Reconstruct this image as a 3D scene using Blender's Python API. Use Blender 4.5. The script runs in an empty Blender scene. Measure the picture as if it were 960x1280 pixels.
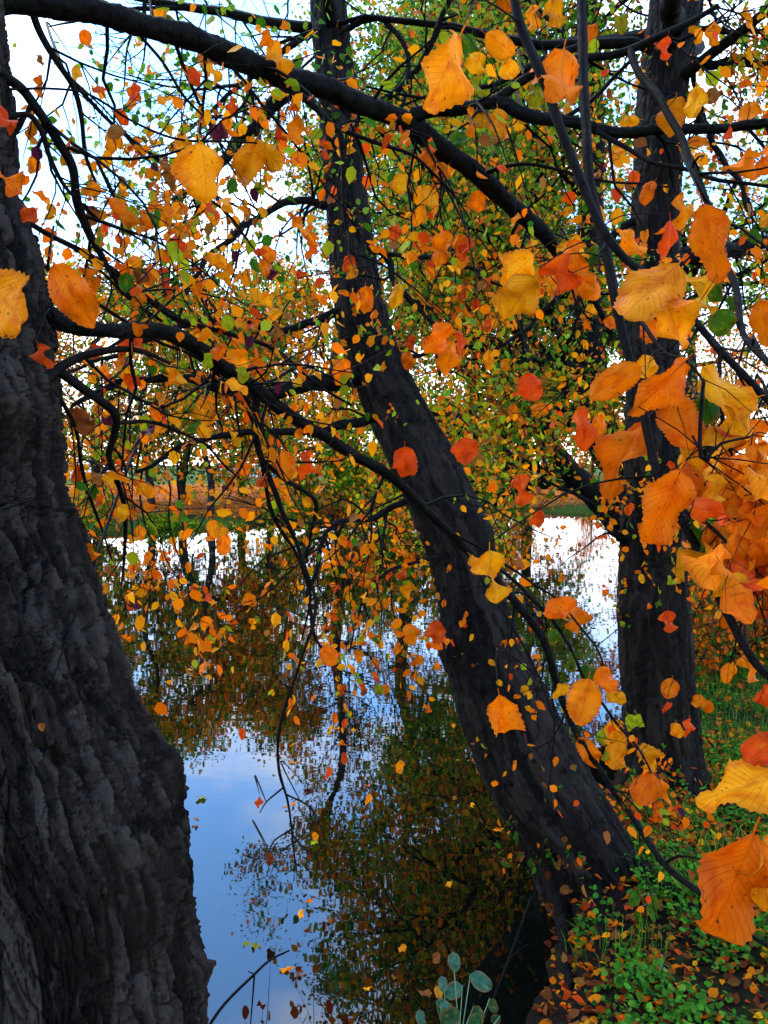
import bpy, math, random
import numpy as np
from mathutils import Vector, Matrix

# ------------------------------------------------------------------ camera
SC = bpy.context.scene
COL = SC.collection
R = math.radians
CAM_H = 2.0          # metres above the water
PITCH = R(3.6)       # looking slightly down
FPX = 949.0          # focal length in pixels of the 960x1280 photograph
cam_data = bpy.data.cameras.new('camera')
cam = bpy.data.objects.new('camera', cam_data)
COL.objects.link(cam)
cam.location = (0, 0, CAM_H)
cam.rotation_euler = (R(90) - PITCH, 0, 0)
cam_data.sensor_fit = 'VERTICAL'
cam_data.sensor_height = 24.0
cam_data.lens = 24.0 * FPX / 1280.0
cam_data.clip_start = 0.02
cam_data.clip_end = 3000
SC.camera = cam

# ------------------------------------------------------------------ sky
SUN_EL, SUN_AZ = R(52), R(322)     # azimuth clockwise from +Y (ahead, left): the trees stand against the light
world = bpy.data.worlds.new('World')
SC.world = world
world.use_nodes = True
wn, wl = world.node_tree.nodes, world.node_tree.links
wn.clear()
def wnode(t, **kw):
    n = wn.new(t)
    for k, v in kw.items(): setattr(n, k, v)
    return n
w_out = wnode('ShaderNodeOutputWorld'); w_bg = wnode('ShaderNodeBackground')
w_sky = wnode('ShaderNodeTexSky')
w_sky.sky_type = 'NISHITA'; w_sky.sun_disc = False
w_sky.sun_elevation = SUN_EL; w_sky.sun_rotation = SUN_AZ
w_sky.air_density = 1.0; w_sky.dust_density = 0.6; w_sky.ozone_density = 3.0
w_tc = wnode('ShaderNodeTexCoord'); w_sep = wnode('ShaderNodeSeparateXYZ')
wl.new(w_tc.outputs['Generated'], w_sep.inputs[0])
w_mx = wnode('ShaderNodeMath', operation='MAXIMUM'); w_mx.inputs[1].default_value = 0.0
wl.new(w_sep.outputs['Z'], w_mx.inputs[0])
w_ad = wnode('ShaderNodeMath', operation='ADD'); w_ad.inputs[1].default_value = 0.12
wl.new(w_mx.outputs[0], w_ad.inputs[0])
w_div = wnode('ShaderNodeVectorMath', operation='DIVIDE')
w_cmb = wnode('ShaderNodeCombineXYZ')
for i in range(3): wl.new(w_ad.outputs[0], w_cmb.inputs[i])
wl.new(w_tc.outputs['Generated'], w_div.inputs[0]); wl.new(w_cmb.outputs[0], w_div.inputs[1])
w_noise = wnode('ShaderNodeTexNoise'); w_noise.noise_dimensions = '4D'; w_noise.inputs['W'].default_value = 1.7
w_noise.inputs['Scale'].default_value = 1.15; w_noise.inputs['Detail'].default_value = 7
w_noise.inputs['Roughness'].default_value = 0.52; w_noise.inputs['Distortion'].default_value = 0.35
wl.new(w_div.outputs[0], w_noise.inputs['Vector'])
w_ramp = wnode('ShaderNodeMapRange'); w_ramp.interpolation_type = 'SMOOTHSTEP'
w_ramp.inputs['From Min'].default_value = 0.45; w_ramp.inputs['From Max'].default_value = 0.68
wl.new(w_noise.outputs['Fac'], w_ramp.inputs['Value'])
w_haze = wnode('ShaderNodeMapRange'); w_haze.interpolation_type = 'SMOOTHSTEP'   # cloud layer seen edge-on thickens to the horizon
w_haze.inputs['From Min'].default_value = 0.02; w_haze.inputs['From Max'].default_value = 0.34
w_haze.inputs['To Min'].default_value = 1.0; w_haze.inputs['To Max'].default_value = 0.0
wl.new(w_mx.outputs[0], w_haze.inputs['Value'])
w_max = wnode('ShaderNodeMath', operation='MAXIMUM')
wl.new(w_ramp.outputs[0], w_max.inputs[0]); wl.new(w_haze.outputs[0], w_max.inputs[1])
w_mix = wnode('ShaderNodeMix', data_type='RGBA')
wl.new(w_max.outputs[0], w_mix.inputs['Factor'])
w_veil = wnode('ShaderNodeMix', data_type='RGBA')          # thin high veil over the clear blue
w_veil.inputs['Factor'].default_value = 0.62
wl.new(w_sky.outputs[0], w_veil.inputs['A'])
w_veil.inputs['B'].default_value = (1.8, 6.0, 14.5, 1)
wl.new(w_veil.outputs['Result'], w_mix.inputs['A'])
w_mix.inputs['B'].default_value = (10.4, 10.4, 10.6, 1)
wl.new(w_mix.outputs['Result'], w_bg.inputs['Color'])
w_bg.inputs['Strength'].default_value = 0.12
wl.new(w_bg.outputs[0], w_out.inputs['Surface'])

# ------------------------------------------------------------------ sun (veiled by thin cloud)
sun_d = bpy.data.lights.new('sun', 'SUN')
sun = bpy.data.objects.new('sun', sun_d); COL.objects.link(sun)
sun_d.energy = 1.1; sun_d.angle = R(14); sun_d.color = (1.0, 0.95, 0.86)
sdir = Vector((math.sin(SUN_AZ) * math.cos(SUN_EL), math.cos(SUN_AZ) * math.cos(SUN_EL), math.sin(SUN_EL)))
sun.rotation_euler = sdir.to_track_quat('Z', 'Y').to_euler()
sun.location = (0, -20, 30)

SC.view_settings.view_transform = 'Standard'
SC.view_settings.look = 'None'
SC.view_settings.gamma = 1.0
SC.view_settings.use_curve_mapping = False
SC.view_settings.exposure = 1.9
SC.render.engine = 'CYCLES'
SC.cycles.use_denoising = True
SC.cycles.max_bounces = 8
SC.cycles.diffuse_bounces = 3
SC.cycles.transmission_bounces = 4
SC.cycles.glossy_bounces = 3

# ------------------------------------------------------------------ helpers
rng = random.Random(7)
nrng = np.random.default_rng(7)
CF = Vector((0, math.cos(PITCH), -math.sin(PITCH)))
CU = Vector((0, math.sin(PITCH), math.cos(PITCH)))
CL = Vector((0, 0, CAM_H))

def P(px, py, d):
    """point seen at photo pixel (px, py) at depth d along the view axis"""
    return CL + Vector(((px - 480) / FPX * d, 0, 0)) + CU * ((640 - py) / FPX * d) + CF * d

def project(p):
    v = Vector(p) - CL
    d = v.dot(CF)
    if d < 0.05: return (-9999, -9999, d)
    return (480 + v.x / d * FPX, 640 - v.dot(CU) / d * FPX, d)

def tag(o, label=None, cat=None, group=None, kind=None):
    if label: o['label'] = label
    if cat: o['category'] = cat
    if group: o['group'] = group
    if kind: o['kind'] = kind
    return o

def empty(name, loc, label, cat, group=None):
    o = bpy.data.objects.new(name, None)
    o.empty_display_size = 0.2
    o.location = loc
    COL.objects.link(o)
    return tag(o, label, cat, group)

def link(name, mesh, parent=None, kind=None):
    """mesh in world coordinates; keeps its place when parented to an Empty at a thing's base"""
    o = bpy.data.objects.new(name, mesh)
    COL.objects.link(o)
    if parent is not None:
        o.parent = parent
        o.matrix_parent_inverse = Matrix.Translation(-parent.location)
    if kind: o['kind'] = kind
    return o

def mesh_np(name, verts, quads, mat, smooth=True, attrs=None, uv=None, tris=None):
    me = bpy.data.meshes.new(name)
    verts = np.asarray(verts, dtype=np.float32).reshape(-1, 3)
    quads = np.asarray(quads, dtype=np.int32).reshape(-1, 4)
    nq = len(quads)
    nt = 0 if tris is None else len(tris)
    loops = quads.ravel()
    starts = np.arange(nq, dtype=np.int32) * 4
    if nt:
        tris = np.asarray(tris, dtype=np.int32).reshape(-1, 3)
        starts = np.concatenate([starts, nq * 4 + np.arange(nt, dtype=np.int32) * 3])
        loops = np.concatenate([loops, tris.ravel()])
    me.vertices.add(len(verts)); me.vertices.foreach_set('co', verts.ravel())
    me.loops.add(len(loops)); me.loops.foreach_set('vertex_index', loops.astype(np.int32))
    me.polygons.add(nq + nt); me.polygons.foreach_set('loop_start', starts.astype(np.int32))
    me.update(calc_edges=True)
    if smooth:
        me.polygons.foreach_set('use_smooth', np.ones(nq + nt, dtype=bool))
    if attrs:
        for an, (dom, typ, data) in attrs.items():
            a = me.attributes.new(an, typ, dom)
            a.data.foreach_set('color' if typ == 'FLOAT_COLOR' else 'value', np.asarray(data, dtype=np.float32).ravel())
    if uv is not None:
        l = me.uv_layers.new(name='UVMap')
        l.data.foreach_set('uv', np.asarray(uv, dtype=np.float32)[loops].ravel())
    me.materials.append(mat)
    me.validate()
    return me

class Tubes:
    """collects tapered tubes, built as one mesh"""
    def __init__(self): self.v = []; self.f = []; self.n = 0
    def add(self, pts, rad, sides=5, cap=True):
        if len(pts) < 2: return
        prev = None
        base = self.n
        m = len(pts)
        for i in range(m):
            a = pts[max(i - 1, 0)]; b = pts[min(i + 1, m - 1)]
            t = (b - a)
            if t.length < 1e-9: t = Vector((0, 0, 1))
            t.normalize()
            if prev is None:
                ref = Vector((0, 0, 1)) if abs(t.z) < 0.9 else Vector((1, 0, 0))
                x = t.cross(ref).normalized()
            else:
                x = (prev - t * prev.dot(t))
                if x.length < 1e-6: x = t.orthogonal()
                x.normalize()
            prev = x
            y = t.cross(x)
            p = pts[i]; r = rad[i]
            for k in range(sides):
                c = math.cos(2 * math.pi * k / sides) * r; s = math.sin(2 * math.pi * k / sides) * r
                self.v.append((p.x + x.x * c + y.x * s, p.y + x.y * c + y.y * s, p.z + x.z * c + y.z * s))
            if i:
                o = base + (i - 1) * sides
                for k in range(sides):
                    k2 = (k + 1) % sides
                    self.f.append((o + k, o + k2, o + sides + k2, o + sides + k))
        self.n += m * sides
    def add_raw(self, V, Q):
        o = self.n
        self.v.extend(map(tuple, V)); self.f.extend(tuple(int(i) + o for i in q) for q in Q); self.n += len(V)
    def mesh(self, name, mat):
        return mesh_np(name, self.v, self.f, mat)

def catmull(pts, vals, n, seg=None):
    """smooth resample of points and lists of values"""
    k = len(pts)
    out = []; ov = [[] for _ in vals]
    for i in range(n):
        t = i / (n - 1) * (k - 1) if seg is None else float(np.interp(i / (n - 1), np.concatenate([[0], np.cumsum(seg)]) / sum(seg), np.arange(k)))
        j = min(int(t), k - 2); u = t - j
        p0, p1, p2, p3 = pts[max(j - 1, 0)], pts[j], pts[j + 1], pts[min(j + 2, k - 1)]
        q = 0.5 * ((2 * p1) + (p2 - p0) * u + (2 * p0 - 5 * p1 + 4 * p2 - p3) * u * u + (3 * p1 - p0 - 3 * p2 + p3) * u ** 3)
        out.append(q)
        for a, v in enumerate(vals): ov[a].append(v[j] * (1 - u) + v[j + 1] * u)
    return out, ov

# ---- vectorised gradient noise
_perm = nrng.permutation(512).astype(np.int64)
_grad = nrng.normal(size=(512, 3)); _grad /= np.linalg.norm(_grad, axis=1)[:, None]
def pnoise(p):
    p = np.asarray(p, dtype=np.float64)
    i = np.floor(p).astype(np.int64); f = p - i
    u = f * f * f * (f * (f * 6 - 15) + 10)
    def h(ix, iy, iz):
        return _perm[(_perm[(_perm[ix & 511] + iy) & 511] + iz) & 511]
    res = 0
    for dx in (0, 1):
        for dy in (0, 1):
            for dz in (0, 1):
                g = _grad[h(i[..., 0] + dx, i[..., 1] + dy, i[..., 2] + dz)]
                d = (g[..., 0] * (f[..., 0] - dx) + g[..., 1] * (f[..., 1] - dy) + g[..., 2] * (f[..., 2] - dz))
                w = (u[..., 0] if dx else 1 - u[..., 0]) * (u[..., 1] if dy else 1 - u[..., 1]) * (u[..., 2] if dz else 1 - u[..., 2])
                res = res + w * d
    return res * 1.6
def fbm(p, o=4, g=0.5):
    a = 1.0; s = 0; q = np.array(p, dtype=np.float64)
    for k in range(o):
        s = s + a * pnoise(q + 17.3 * k); q = q * 2.03; a *= g
    return s
def sstep(a, b, x):
    t = np.clip((x - a) / (b - a), 0, 1); return t * t * (3 - 2 * t)

def worley(p):
    """cellular noise: distance to the border between the two nearest cells, and a random number per cell"""
    p = np.asarray(p, dtype=np.float32)
    i = np.floor(p).astype(np.int64); f = (p - i).astype(np.float32)
    f1 = np.full(p.shape[:-1], 9, np.float32); f2 = f1.copy(); cid = np.zeros(p.shape[:-1], np.float32)
    for dx in (-1, 0, 1):
        for dy in (-1, 0, 1):
            for dz in (-1, 0, 1):
                h = _perm[(_perm[(_perm[(i[..., 0] + dx) & 511] + i[..., 1] + dy) & 511] + i[..., 2] + dz) & 511]
                g = _cell[h]
                d = np.sqrt((g[..., 0] + dx - f[..., 0]) ** 2 + (g[..., 1] + dy - f[..., 1]) ** 2 + (g[..., 2] + dz - f[..., 2]) ** 2)
                near = d < f1
                f2 = np.where(near, f1, np.minimum(f2, d)); cid = np.where(near, h / 512.0, cid); f1 = np.where(near, d, f1)
    return f2 - f1, cid.astype(np.float32)
_cell = np.random.default_rng(3).uniform(0.08, 0.92, (512, 3)).astype(np.float32)

# ------------------------------------------------------------------ materials
def material(name):
    m = bpy.data.materials.new(name); m.use_nodes = True
    nt = m.node_tree; nt.nodes.clear()
    out = nt.nodes.new('ShaderNodeOutputMaterial')
    return m, nt, out
def N(nt, t, ins=None, **kw):
    n = nt.nodes.new(t)
    for k, v in kw.items(): setattr(n, k, v)
    if ins:
        for k, v in ins.items():
            if isinstance(v, bpy.types.NodeSocket): nt.links.new(v, n.inputs[k])
            else: n.inputs[k].default_value = v
    return n
def mixc(nt, fac, a, b, blend='MIX'):
    n = nt.nodes.new('ShaderNodeMix'); n.data_type = 'RGBA'; n.blend_type = blend
    for k, v in (('Factor', fac), ('A', a), ('B', b)):
        if isinstance(v, bpy.types.NodeSocket): nt.links.new(v, n.inputs[k])
        else: n.inputs[k].default_value = v if k == 'Factor' else (*v, 1)
    return n.outputs['Result']
def maprange(nt, val, a, b, c=0.0, d=1.0, smooth=True):
    n = nt.nodes.new('ShaderNodeMapRange')
    if smooth: n.interpolation_type = 'SMOOTHSTEP'
    nt.links.new(val, n.inputs['Value'])
    n.inputs['From Min'].default_value = a; n.inputs['From Max'].default_value = b
    n.inputs['To Min'].default_value = c; n.inputs['To Max'].default_value = d
    return n.outputs[0]
def noise(nt, vec, scale, detail=4, rough=0.55, dim='3D', w=None):
    n = nt.nodes.new('ShaderNodeTexNoise'); n.noise_dimensions = dim
    if vec is not None: nt.links.new(vec, n.inputs['Vector'])
    if w is not None: nt.links.new(w, n.inputs['W'])
    n.inputs['Scale'].default_value = scale; n.inputs['Detail'].default_value = detail; n.inputs['Roughness'].default_value = rough
    return n.outputs['Fac']

def leaf_shader(nt, out, color, rough=0.55, transl=0.42, bump=None):
    pb = N(nt, 'ShaderNodeBsdfPrincipled', {'Base Color': color, 'Roughness': rough})
    pb.inputs['Specular IOR Level'].default_value = 0.05
    tr = N(nt, 'ShaderNodeBsdfTranslucent', {'Color': color})
    if bump is not None:
        nt.links.new(bump, pb.inputs['Normal'])
    mx = N(nt, 'ShaderNodeMixShader', {0: transl, 1: pb.outputs[0], 2: tr.outputs[0]})
    nt.links.new(mx.outputs[0], out.inputs['Surface'])

def make_leaf_material():
    m, nt, out = material('elm_leaf')
    oi = N(nt, 'ShaderNodeObjectInfo')
    uv = N(nt, 'ShaderNodeUVMap')
    sep = N(nt, 'ShaderNodeSeparateXYZ', {0: uv.outputs[0]})
    u0 = N(nt, 'ShaderNodeMath', {0: sep.outputs[0], 1: 0.5}, operation='SUBTRACT')
    a = N(nt, 'ShaderNodeMath', {0: u0.outputs[0]}, operation='ABSOLUTE')
    a2 = N(nt, 'ShaderNodeMath', {0: a.outputs[0], 1: 2.0}, operation='MULTIPLY').outputs[0]
    rw = N(nt, 'ShaderNodeMath', {0: oi.outputs['Random'], 1: 37.0}, operation='MULTIPLY').outputs[0]
    wob = noise(nt, uv.outputs[0], 4.0, 2, 0.5, '4D', rw)
    s1 = N(nt, 'ShaderNodeMath', {0: sep.outputs[1], 1: 14.0}, operation='MULTIPLY').outputs[0]
    s2 = N(nt, 'ShaderNodeMath', {0: a2, 1: -3.1, 2: s1}, operation='MULTIPLY_ADD').outputs[0]
    s3 = N(nt, 'ShaderNodeMath', {0: wob, 1: 0.4, 2: s2}, operation='MULTIPLY_ADD').outputs[0]
    fr = N(nt, 'ShaderNodeMath', {0: s3}, operation='FRACT').outputs[0]
    fc = N(nt, 'ShaderNodeMath', {0: fr, 1: 0.5}, operation='SUBTRACT').outputs[0]
    fa = N(nt, 'ShaderNodeMath', {0: fc}, operation='ABSOLUTE').outputs[0]
    vein = maprange(nt, fa, 0.0, 0.09, 1.0, 0.0)
    rib = maprange(nt, a2, 0.015, 0.07, 1.0, 0.0)
    vv = N(nt, 'ShaderNodeMath', {0: vein, 1: rib}, operation='MAXIMUM').outputs[0]
    base = oi.outputs['Color']
    n1 = noise(nt, uv.outputs[0], 3.0, 5, 0.6, '4D', rw)
    n2 = noise(nt, uv.outputs[0], 9.0, 4, 0.65, '4D', rw)
    n3 = noise(nt, uv.outputs[0], 15.0, 2, 0.5, '4D', rw)
    redder = mixc(nt, 1.0, base, (0.80, 0.50, 0.30), 'MULTIPLY')
    yel = mixc(nt, 0.5, base, (0.74, 0.30, 0.003))
    c = mixc(nt, maprange(nt, n1, 0.46, 0.66, 0, 0.95), base, redder)
    c = mixc(nt, maprange(nt, n1, 0.46, 0.28, 0, 0.5), c, yel)
    edge = maprange(nt, a2, 0.6, 1.05, 0.0, 0.8)
    edn = N(nt, 'ShaderNodeMath', {0: edge, 1: n2}, operation='MULTIPLY').outputs[0]
    c = mixc(nt, edn, c, (0.34, 0.06, 0.006))
    c = mixc(nt, maprange(nt, n2, 0.60, 0.74, 0, 0.6), c, (0.30, 0.06, 0.004))
    vm = N(nt, 'ShaderNodeMath', {0: vv, 1: 0.15}, operation='MULTIPLY').outputs[0]
    c = mixc(nt, vm, c, mixc(nt, 1.0, base, (0.42, 0.27, 0.2), 'MULTIPLY'))
    c = mixc(nt, maprange(nt, n3, 0.655, 0.69, 0, 0.9), c, (0.05, 0.02, 0.008))
    h = N(nt, 'ShaderNodeMath', {0: n2, 1: 0.35, 2: vv}, operation='MULTIPLY_ADD').outputs[0]
    bp = N(nt, 'ShaderNodeBump', {'Height': h, 'Strength': 0.5, 'Distance': 0.004}, invert=True)
    leaf_shader(nt, out, c, 0.5, 0.36, bp.outputs[0])
    return m

def make_foliage_material(name, transl=0.42):
    m, nt, out = material(name)
    at = N(nt, 'ShaderNodeAttribute', attribute_name='leaf_color')
    leaf_shader(nt, out, at.outputs['Color'], 0.6, transl)
    return m

def make_bark(name, dark, mid, pale, moss=(0.05, 0.06, 0.03), scale=1.0, bump=0.004, plates=False):
    m, nt, out = material(name)
    tc = N(nt, 'ShaderNodeTexCoord')
    mp = N(nt, 'ShaderNodeMapping', {'Vector': tc.outputs['Object'], 'Scale': (1.0, 1.0, 0.16)})
    v = mp.outputs[0]
    n1 = noise(nt, v, 9 * scale, 6, 0.62); n2 = noise(nt, v, 60 * scale, 5, 0.7); n3 = noise(nt, tc.outputs['Object'], 4.2 * scale, 5, 0.65)
    n5 = noise(nt, tc.outputs['Object'], 9.5 * scale, 5, 0.7)
    c = mixc(nt, maprange(nt, n1, 0.34, 0.62), dark, mid)
    if plates:                     # every plate of bark has its own tone
        pt = N(nt, 'ShaderNodeAttribute', attribute_name='plate').outputs['Fac']
        c = mixc(nt, maprange(nt, pt, 0.35, 0.85, 0, 0.75), c, pale)
        c = mixc(nt, maprange(nt, pt, 0.42, 0.15, 0, 0.6), c, dark)
    c = mixc(nt, maprange(nt, n2, 0.54, 0.72, 0, 0.7), c, pale)
    c = mixc(nt, maprange(nt, n3, 0.54, 0.66, 0, 0.6), c, moss)
    c = mixc(nt, maprange(nt, n5, 0.54, 0.64, 0, 0.85), c, tuple(x * 0.35 for x in dark))
    n4 = noise(nt, v, 210 * scale, 4, 0.65)
    h = N(nt, 'ShaderNodeMath', {0: n4, 1: 0.5, 2: n2}, operation='MULTIPLY_ADD').outputs[0]
    bp = N(nt, 'ShaderNodeBump', {'Height': h, 'Strength': 1.0, 'Distance': bump})
    pb = N(nt, 'ShaderNodeBsdfPrincipled', {'Base Color': c, 'Roughness': maprange(nt, n2, 0.3, 0.7, 0.5, 0.85), 'Normal': bp.outputs[0]})
    pb.inputs['Specular IOR Level'].default_value = 0.05 if plates else 0.03
    nt.links.new(pb.outputs[0], out.inputs['Surface'])
    return m

def make_plain(name, color, rough=0.6, metal=0.0, vary=0.25, scale=20):
    m, nt, out = material(name)
    tc = N(nt, 'ShaderNodeTexCoord')
    n = noise(nt, tc.outputs['Object'], scale, 4, 0.6)
    c = mixc(nt, maprange(nt, n, 0.35, 0.7, 0, vary), color, tuple(x * 0.45 for x in color))
    pb = N(nt, 'ShaderNodeBsdfPrincipled', {'Base Color': c, 'Roughness': rough, 'Metallic': metal})
    nt.links.new(pb.outputs[0], out.inputs['Surface'])
    return m

def make_water():
    m, nt, out = material('pond_water')
    tc = N(nt, 'ShaderNodeTexCoord')
    mp = N(nt, 'ShaderNodeMapping', {'Vector': tc.outputs['Object'], 'Scale': (0.7, 1.5, 1.0)})
    a = noise(nt, mp.outputs[0], 1.6, 3, 0.5); b = noise(nt, mp.outputs[0], 7.5, 3, 0.55)
    patch = maprange(nt, noise(nt, tc.outputs['Object'], 0.22, 2, 0.5), 0.45, 0.65, 0.15, 1.0)
    bb = N(nt, 'ShaderNodeMath', {0: b, 1: patch}, operation='MULTIPLY').outputs[0]
    h = N(nt, 'ShaderNodeMath', {0: bb, 1: 0.16, 2: a}, operation='MULTIPLY_ADD').outputs[0]
    bp = N(nt, 'ShaderNodeBump', {'Height': h, 'Strength': 1.0, 'Distance': 0.0013})
    silt = noise(nt, tc.outputs['Object'], 1.3, 4, 0.6)
    c = mixc(nt, silt, (0.0006, 0.0010, 0.0006), (0.0016, 0.0020, 0.0010))
    pb = N(nt, 'ShaderNodeBsdfPrincipled', {'Base Color': c, 'Roughness': 0.012, 'IOR': 1.65, 'Normal': bp.outputs[0]})
    nt.links.new(pb.outputs[0], out.inputs['Surface'])
    return m

def make_ground():
    m, nt, out = material('ground')
    tc = N(nt, 'ShaderNodeTexCoord'); v = tc.outputs['Object']
    lit = N(nt, 'ShaderNodeAttribute', attribute_name='litter').outputs['Fac']
    grs = N(nt, 'ShaderNodeAttribute', attribute_name='grass').outputs['Fac']
    n1 = noise(nt, v, 3.0, 6, 0.65); n2 = noise(nt, v, 22, 5, 0.65); n3 = noise(nt, v, 70, 3, 0.6)
    soil = mixc(nt, n2, (0.004, 0.003, 0.002), (0.018, 0.011, 0.007))
    green = mixc(nt, n2, (0.016, 0.034, 0.004), (0.075, 0.095, 0.012))
    vor = nt.nodes.new('ShaderNodeTexVoronoi'); nt.links.new(v, vor.inputs['Vector']); vor.inputs['Scale'].default_value = 11
    leafc = N(nt, 'ShaderNodeValToRGB', {0: N(nt, 'ShaderNodeSeparateColor', {0: vor.outputs['Color']}).outputs[0]})
    el = leafc.color_ramp.elements
    el[0].position = 0; el[0].color = (0.10, 0.026, 0.006, 1)
    el[1].position = 1; el[1].color = (0.40, 0.16, 0.02, 1)
    e = el.new(0.5); e.color = (0.28, 0.075, 0.01, 1)
    gm = N(nt, 'ShaderNodeMath', {0: n1, 1: 0.9, 2: grs}, operation='MULTIPLY_ADD').outputs[0]
    c = mixc(nt, maprange(nt, gm, 0.75, 1.15), soil, green)
    lm = N(nt, 'ShaderNodeMath', {0: n1, 1: 0.8, 2: lit}, operation='MULTIPLY_ADD').outputs[0]
    c = mixc(nt, maprange(nt, lm, 0.75, 1.05), c, leafc.outputs[0])
    h = N(nt, 'ShaderNodeMath', {0: n3, 1: 0.4, 2: n2}, operation='MULTIPLY_ADD').outputs[0]
    bp = N(nt, 'ShaderNodeBump', {'Height': h, 'Strength': 0.8, 'Distance': 0.02})
    pb = N(nt, 'ShaderNodeBsdfPrincipled', {'Base Color': c, 'Roughness': 0.9, 'Normal': bp.outputs[0]})
    pb.inputs['Specular IOR Level'].default_value = 0.02
    nt.links.new(pb.outputs[0], out.inputs['Surface'])
    return m

M_LEAF = make_leaf_material()
M_FOL = make_foliage_material('foliage')
M_HERB = make_foliage_material('herbage', 0.3)
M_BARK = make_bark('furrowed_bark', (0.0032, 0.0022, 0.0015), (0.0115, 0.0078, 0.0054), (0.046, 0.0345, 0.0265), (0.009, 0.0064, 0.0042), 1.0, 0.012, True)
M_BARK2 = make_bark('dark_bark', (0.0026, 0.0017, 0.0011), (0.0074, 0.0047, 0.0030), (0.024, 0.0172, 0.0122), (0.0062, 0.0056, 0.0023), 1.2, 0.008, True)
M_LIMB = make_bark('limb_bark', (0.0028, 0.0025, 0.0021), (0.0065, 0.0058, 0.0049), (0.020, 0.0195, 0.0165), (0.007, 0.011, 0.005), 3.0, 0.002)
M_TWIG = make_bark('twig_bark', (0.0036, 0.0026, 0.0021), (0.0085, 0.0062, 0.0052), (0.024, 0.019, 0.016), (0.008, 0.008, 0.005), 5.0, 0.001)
M_FARBARK = make_bark('far_bark', (0.012, 0.0105, 0.009), (0.03, 0.026, 0.022), (0.055, 0.05, 0.045), (0.026, 0.028, 0.015), 0.6, 0.01)
M_WATER = make_water()
M_GROUND = make_ground()

LC = {'o': (0.70, 0.138, 0.001), 'y': (0.72, 0.235, 0.002), 'r': (0.58, 0.055, 0.003), 'g': (0.032, 0.105, 0.004),
      'l': (0.24, 0.27, 0.006), 'm': (0.13, 0.26, 0.015), 'p': (0.06, 0.008, 0.02), 'b': (0.22, 0.075, 0.012), 'd': (0.14, 0.03, 0.007)}
def jitter(c, a=0.18, rg=rng):
    k = 1 + rg.uniform(-a, a); g = 1 + rg.uniform(-a, a)
    return (min(c[0] * k, .95), min(c[1] * k * g, .9), c[2] * k, 1.0)

# ------------------------------------------------------------------ leaf meshes
def leaf_mesh(name, nv, ns, W, fold, curl, wave, serr, twist, seed, droop=0.0, mat=None):
    rg = random.Random(seed)
    V = []; F = []; UV = []
    ph = rg.uniform(0, 6.28)
    asym = rg.uniform(-0.10, 0.10); crum = rg.uniform(0.015, 0.05)
    for i in range(nv + 1):
        v = i / nv
        ell = lambda t: math.sqrt(max(0.0, 1 - ((t - 0.47) / 0.485) ** 2)) * (1.04 - 0.10 * t)
        w = W * 0.5 * (ell(v) if v < 0.84 else ell(0.84) * ((1 - v) / 0.16) ** 0.85)
        if i == 0 or i == nv: w = 0.004
        for j in range(-ns, ns + 1):
            u = j / ns
            ww = w * (1 + asym * (1 if u > 0 else -1))
            if abs(j) == ns and 0 < i < nv:
                ww *= 1 + (serr if i % 2 else -serr * 0.6) * (1 + rg.uniform(-.4, .4))
            x = u * ww
            y = v + (0.03 * abs(u) if 0 < i < nv else 0)
            z = fold * abs(x) + wave * abs(u) * math.sin(v * 9 + ph + (1.5 if u > 0 else 0)) * w * 2 - droop * (u * u) * w
            z += 0.012 * math.sin(v * 38) * abs(u) * (1 if ns > 1 else 0)
            if ns > 2: z += crum * (math.sin(v * 7.3 + ph * 2 + 2.2 * u) * math.cos(u * 2.7 + ph) + 0.5 * math.sin(v * 15 + 4 * u + ph)) * (0.3 + 0.7 * abs(u))
            a = curl * v
            if abs(curl) > 1e-3:
                yy = math.sin(a) / curl + (y - v) * math.cos(a); zz = -(1 - math.cos(a)) / curl
            else: yy, zz = y, 0
            tw = twist * v
            xx = x * math.cos(tw) - z * math.sin(tw); z2 = x * math.sin(tw) + z * math.cos(tw)
            V.append((xx, yy - math.sin(a) * -z2 * 0 + math.sin(a) * z2, zz + math.cos(a) * z2))
            UV.append((0.5 + u * 0.5, v))
    m = 2 * ns + 1
    for i in range(nv):
        for j in range(2 * ns):
            o = i * m + j
            F.append((o, o + 1, o + m + 1, o + m))
    # stalk
    b = len(V); sr = 0.011
    for y, z in ((0.03, -0.006), (-0.07, 0.004), (-0.15, 0.02)):
        for k in range(3):
            V.append((sr * math.cos(k * 2.094), y, z + sr * math.sin(k * 2.094))); UV.append((0.5, 0.0))
    for i in range(2):
        for k in range(3):
            o = b + i * 3; k2 = (k + 1) % 3
            F.append((o + k, o + k2, o + 3 + k2, o + 3 + k))
    return mesh_np(name, V, F, mat or M_LEAF, True, None, UV)

BIG = []
for s in range(20):
    rg = random.Random(100 + s)
    BIG.append(leaf_mesh('leaf_blade', 30, 4, 0.66, rg.uniform(-0.1, 0.7), rg.uniform(-0.7, 1.5), rg.uniform(0.10, 0.45), 0.06, rg.uniform(-0.6, 0.6), s, rg.uniform(-0.2, 0.9)))
FLAT = [leaf_mesh('leaf_blade', 30, 4, 0.66, 0.15 + 0.1 * s, 0.25 * s - 0.2, 0.14 + 0.04 * s, 0.06, 0.12 * s - 0.2, 40 + s, 0.25) for s in range(5)]
SMALL = []
for s in range(12):
    rg = random.Random(200 + s)
    SMALL.append(leaf_mesh('leaf_blade_small', 12, 2, 0.66, rg.uniform(0.0, 0.9), rg.uniform(-0.7, 1.6), rg.uniform(0.05, 0.4), 0.035, rg.uniform(-0.7, 0.7), 50 + s, rg.uniform(-0.3, 0.9)))

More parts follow.
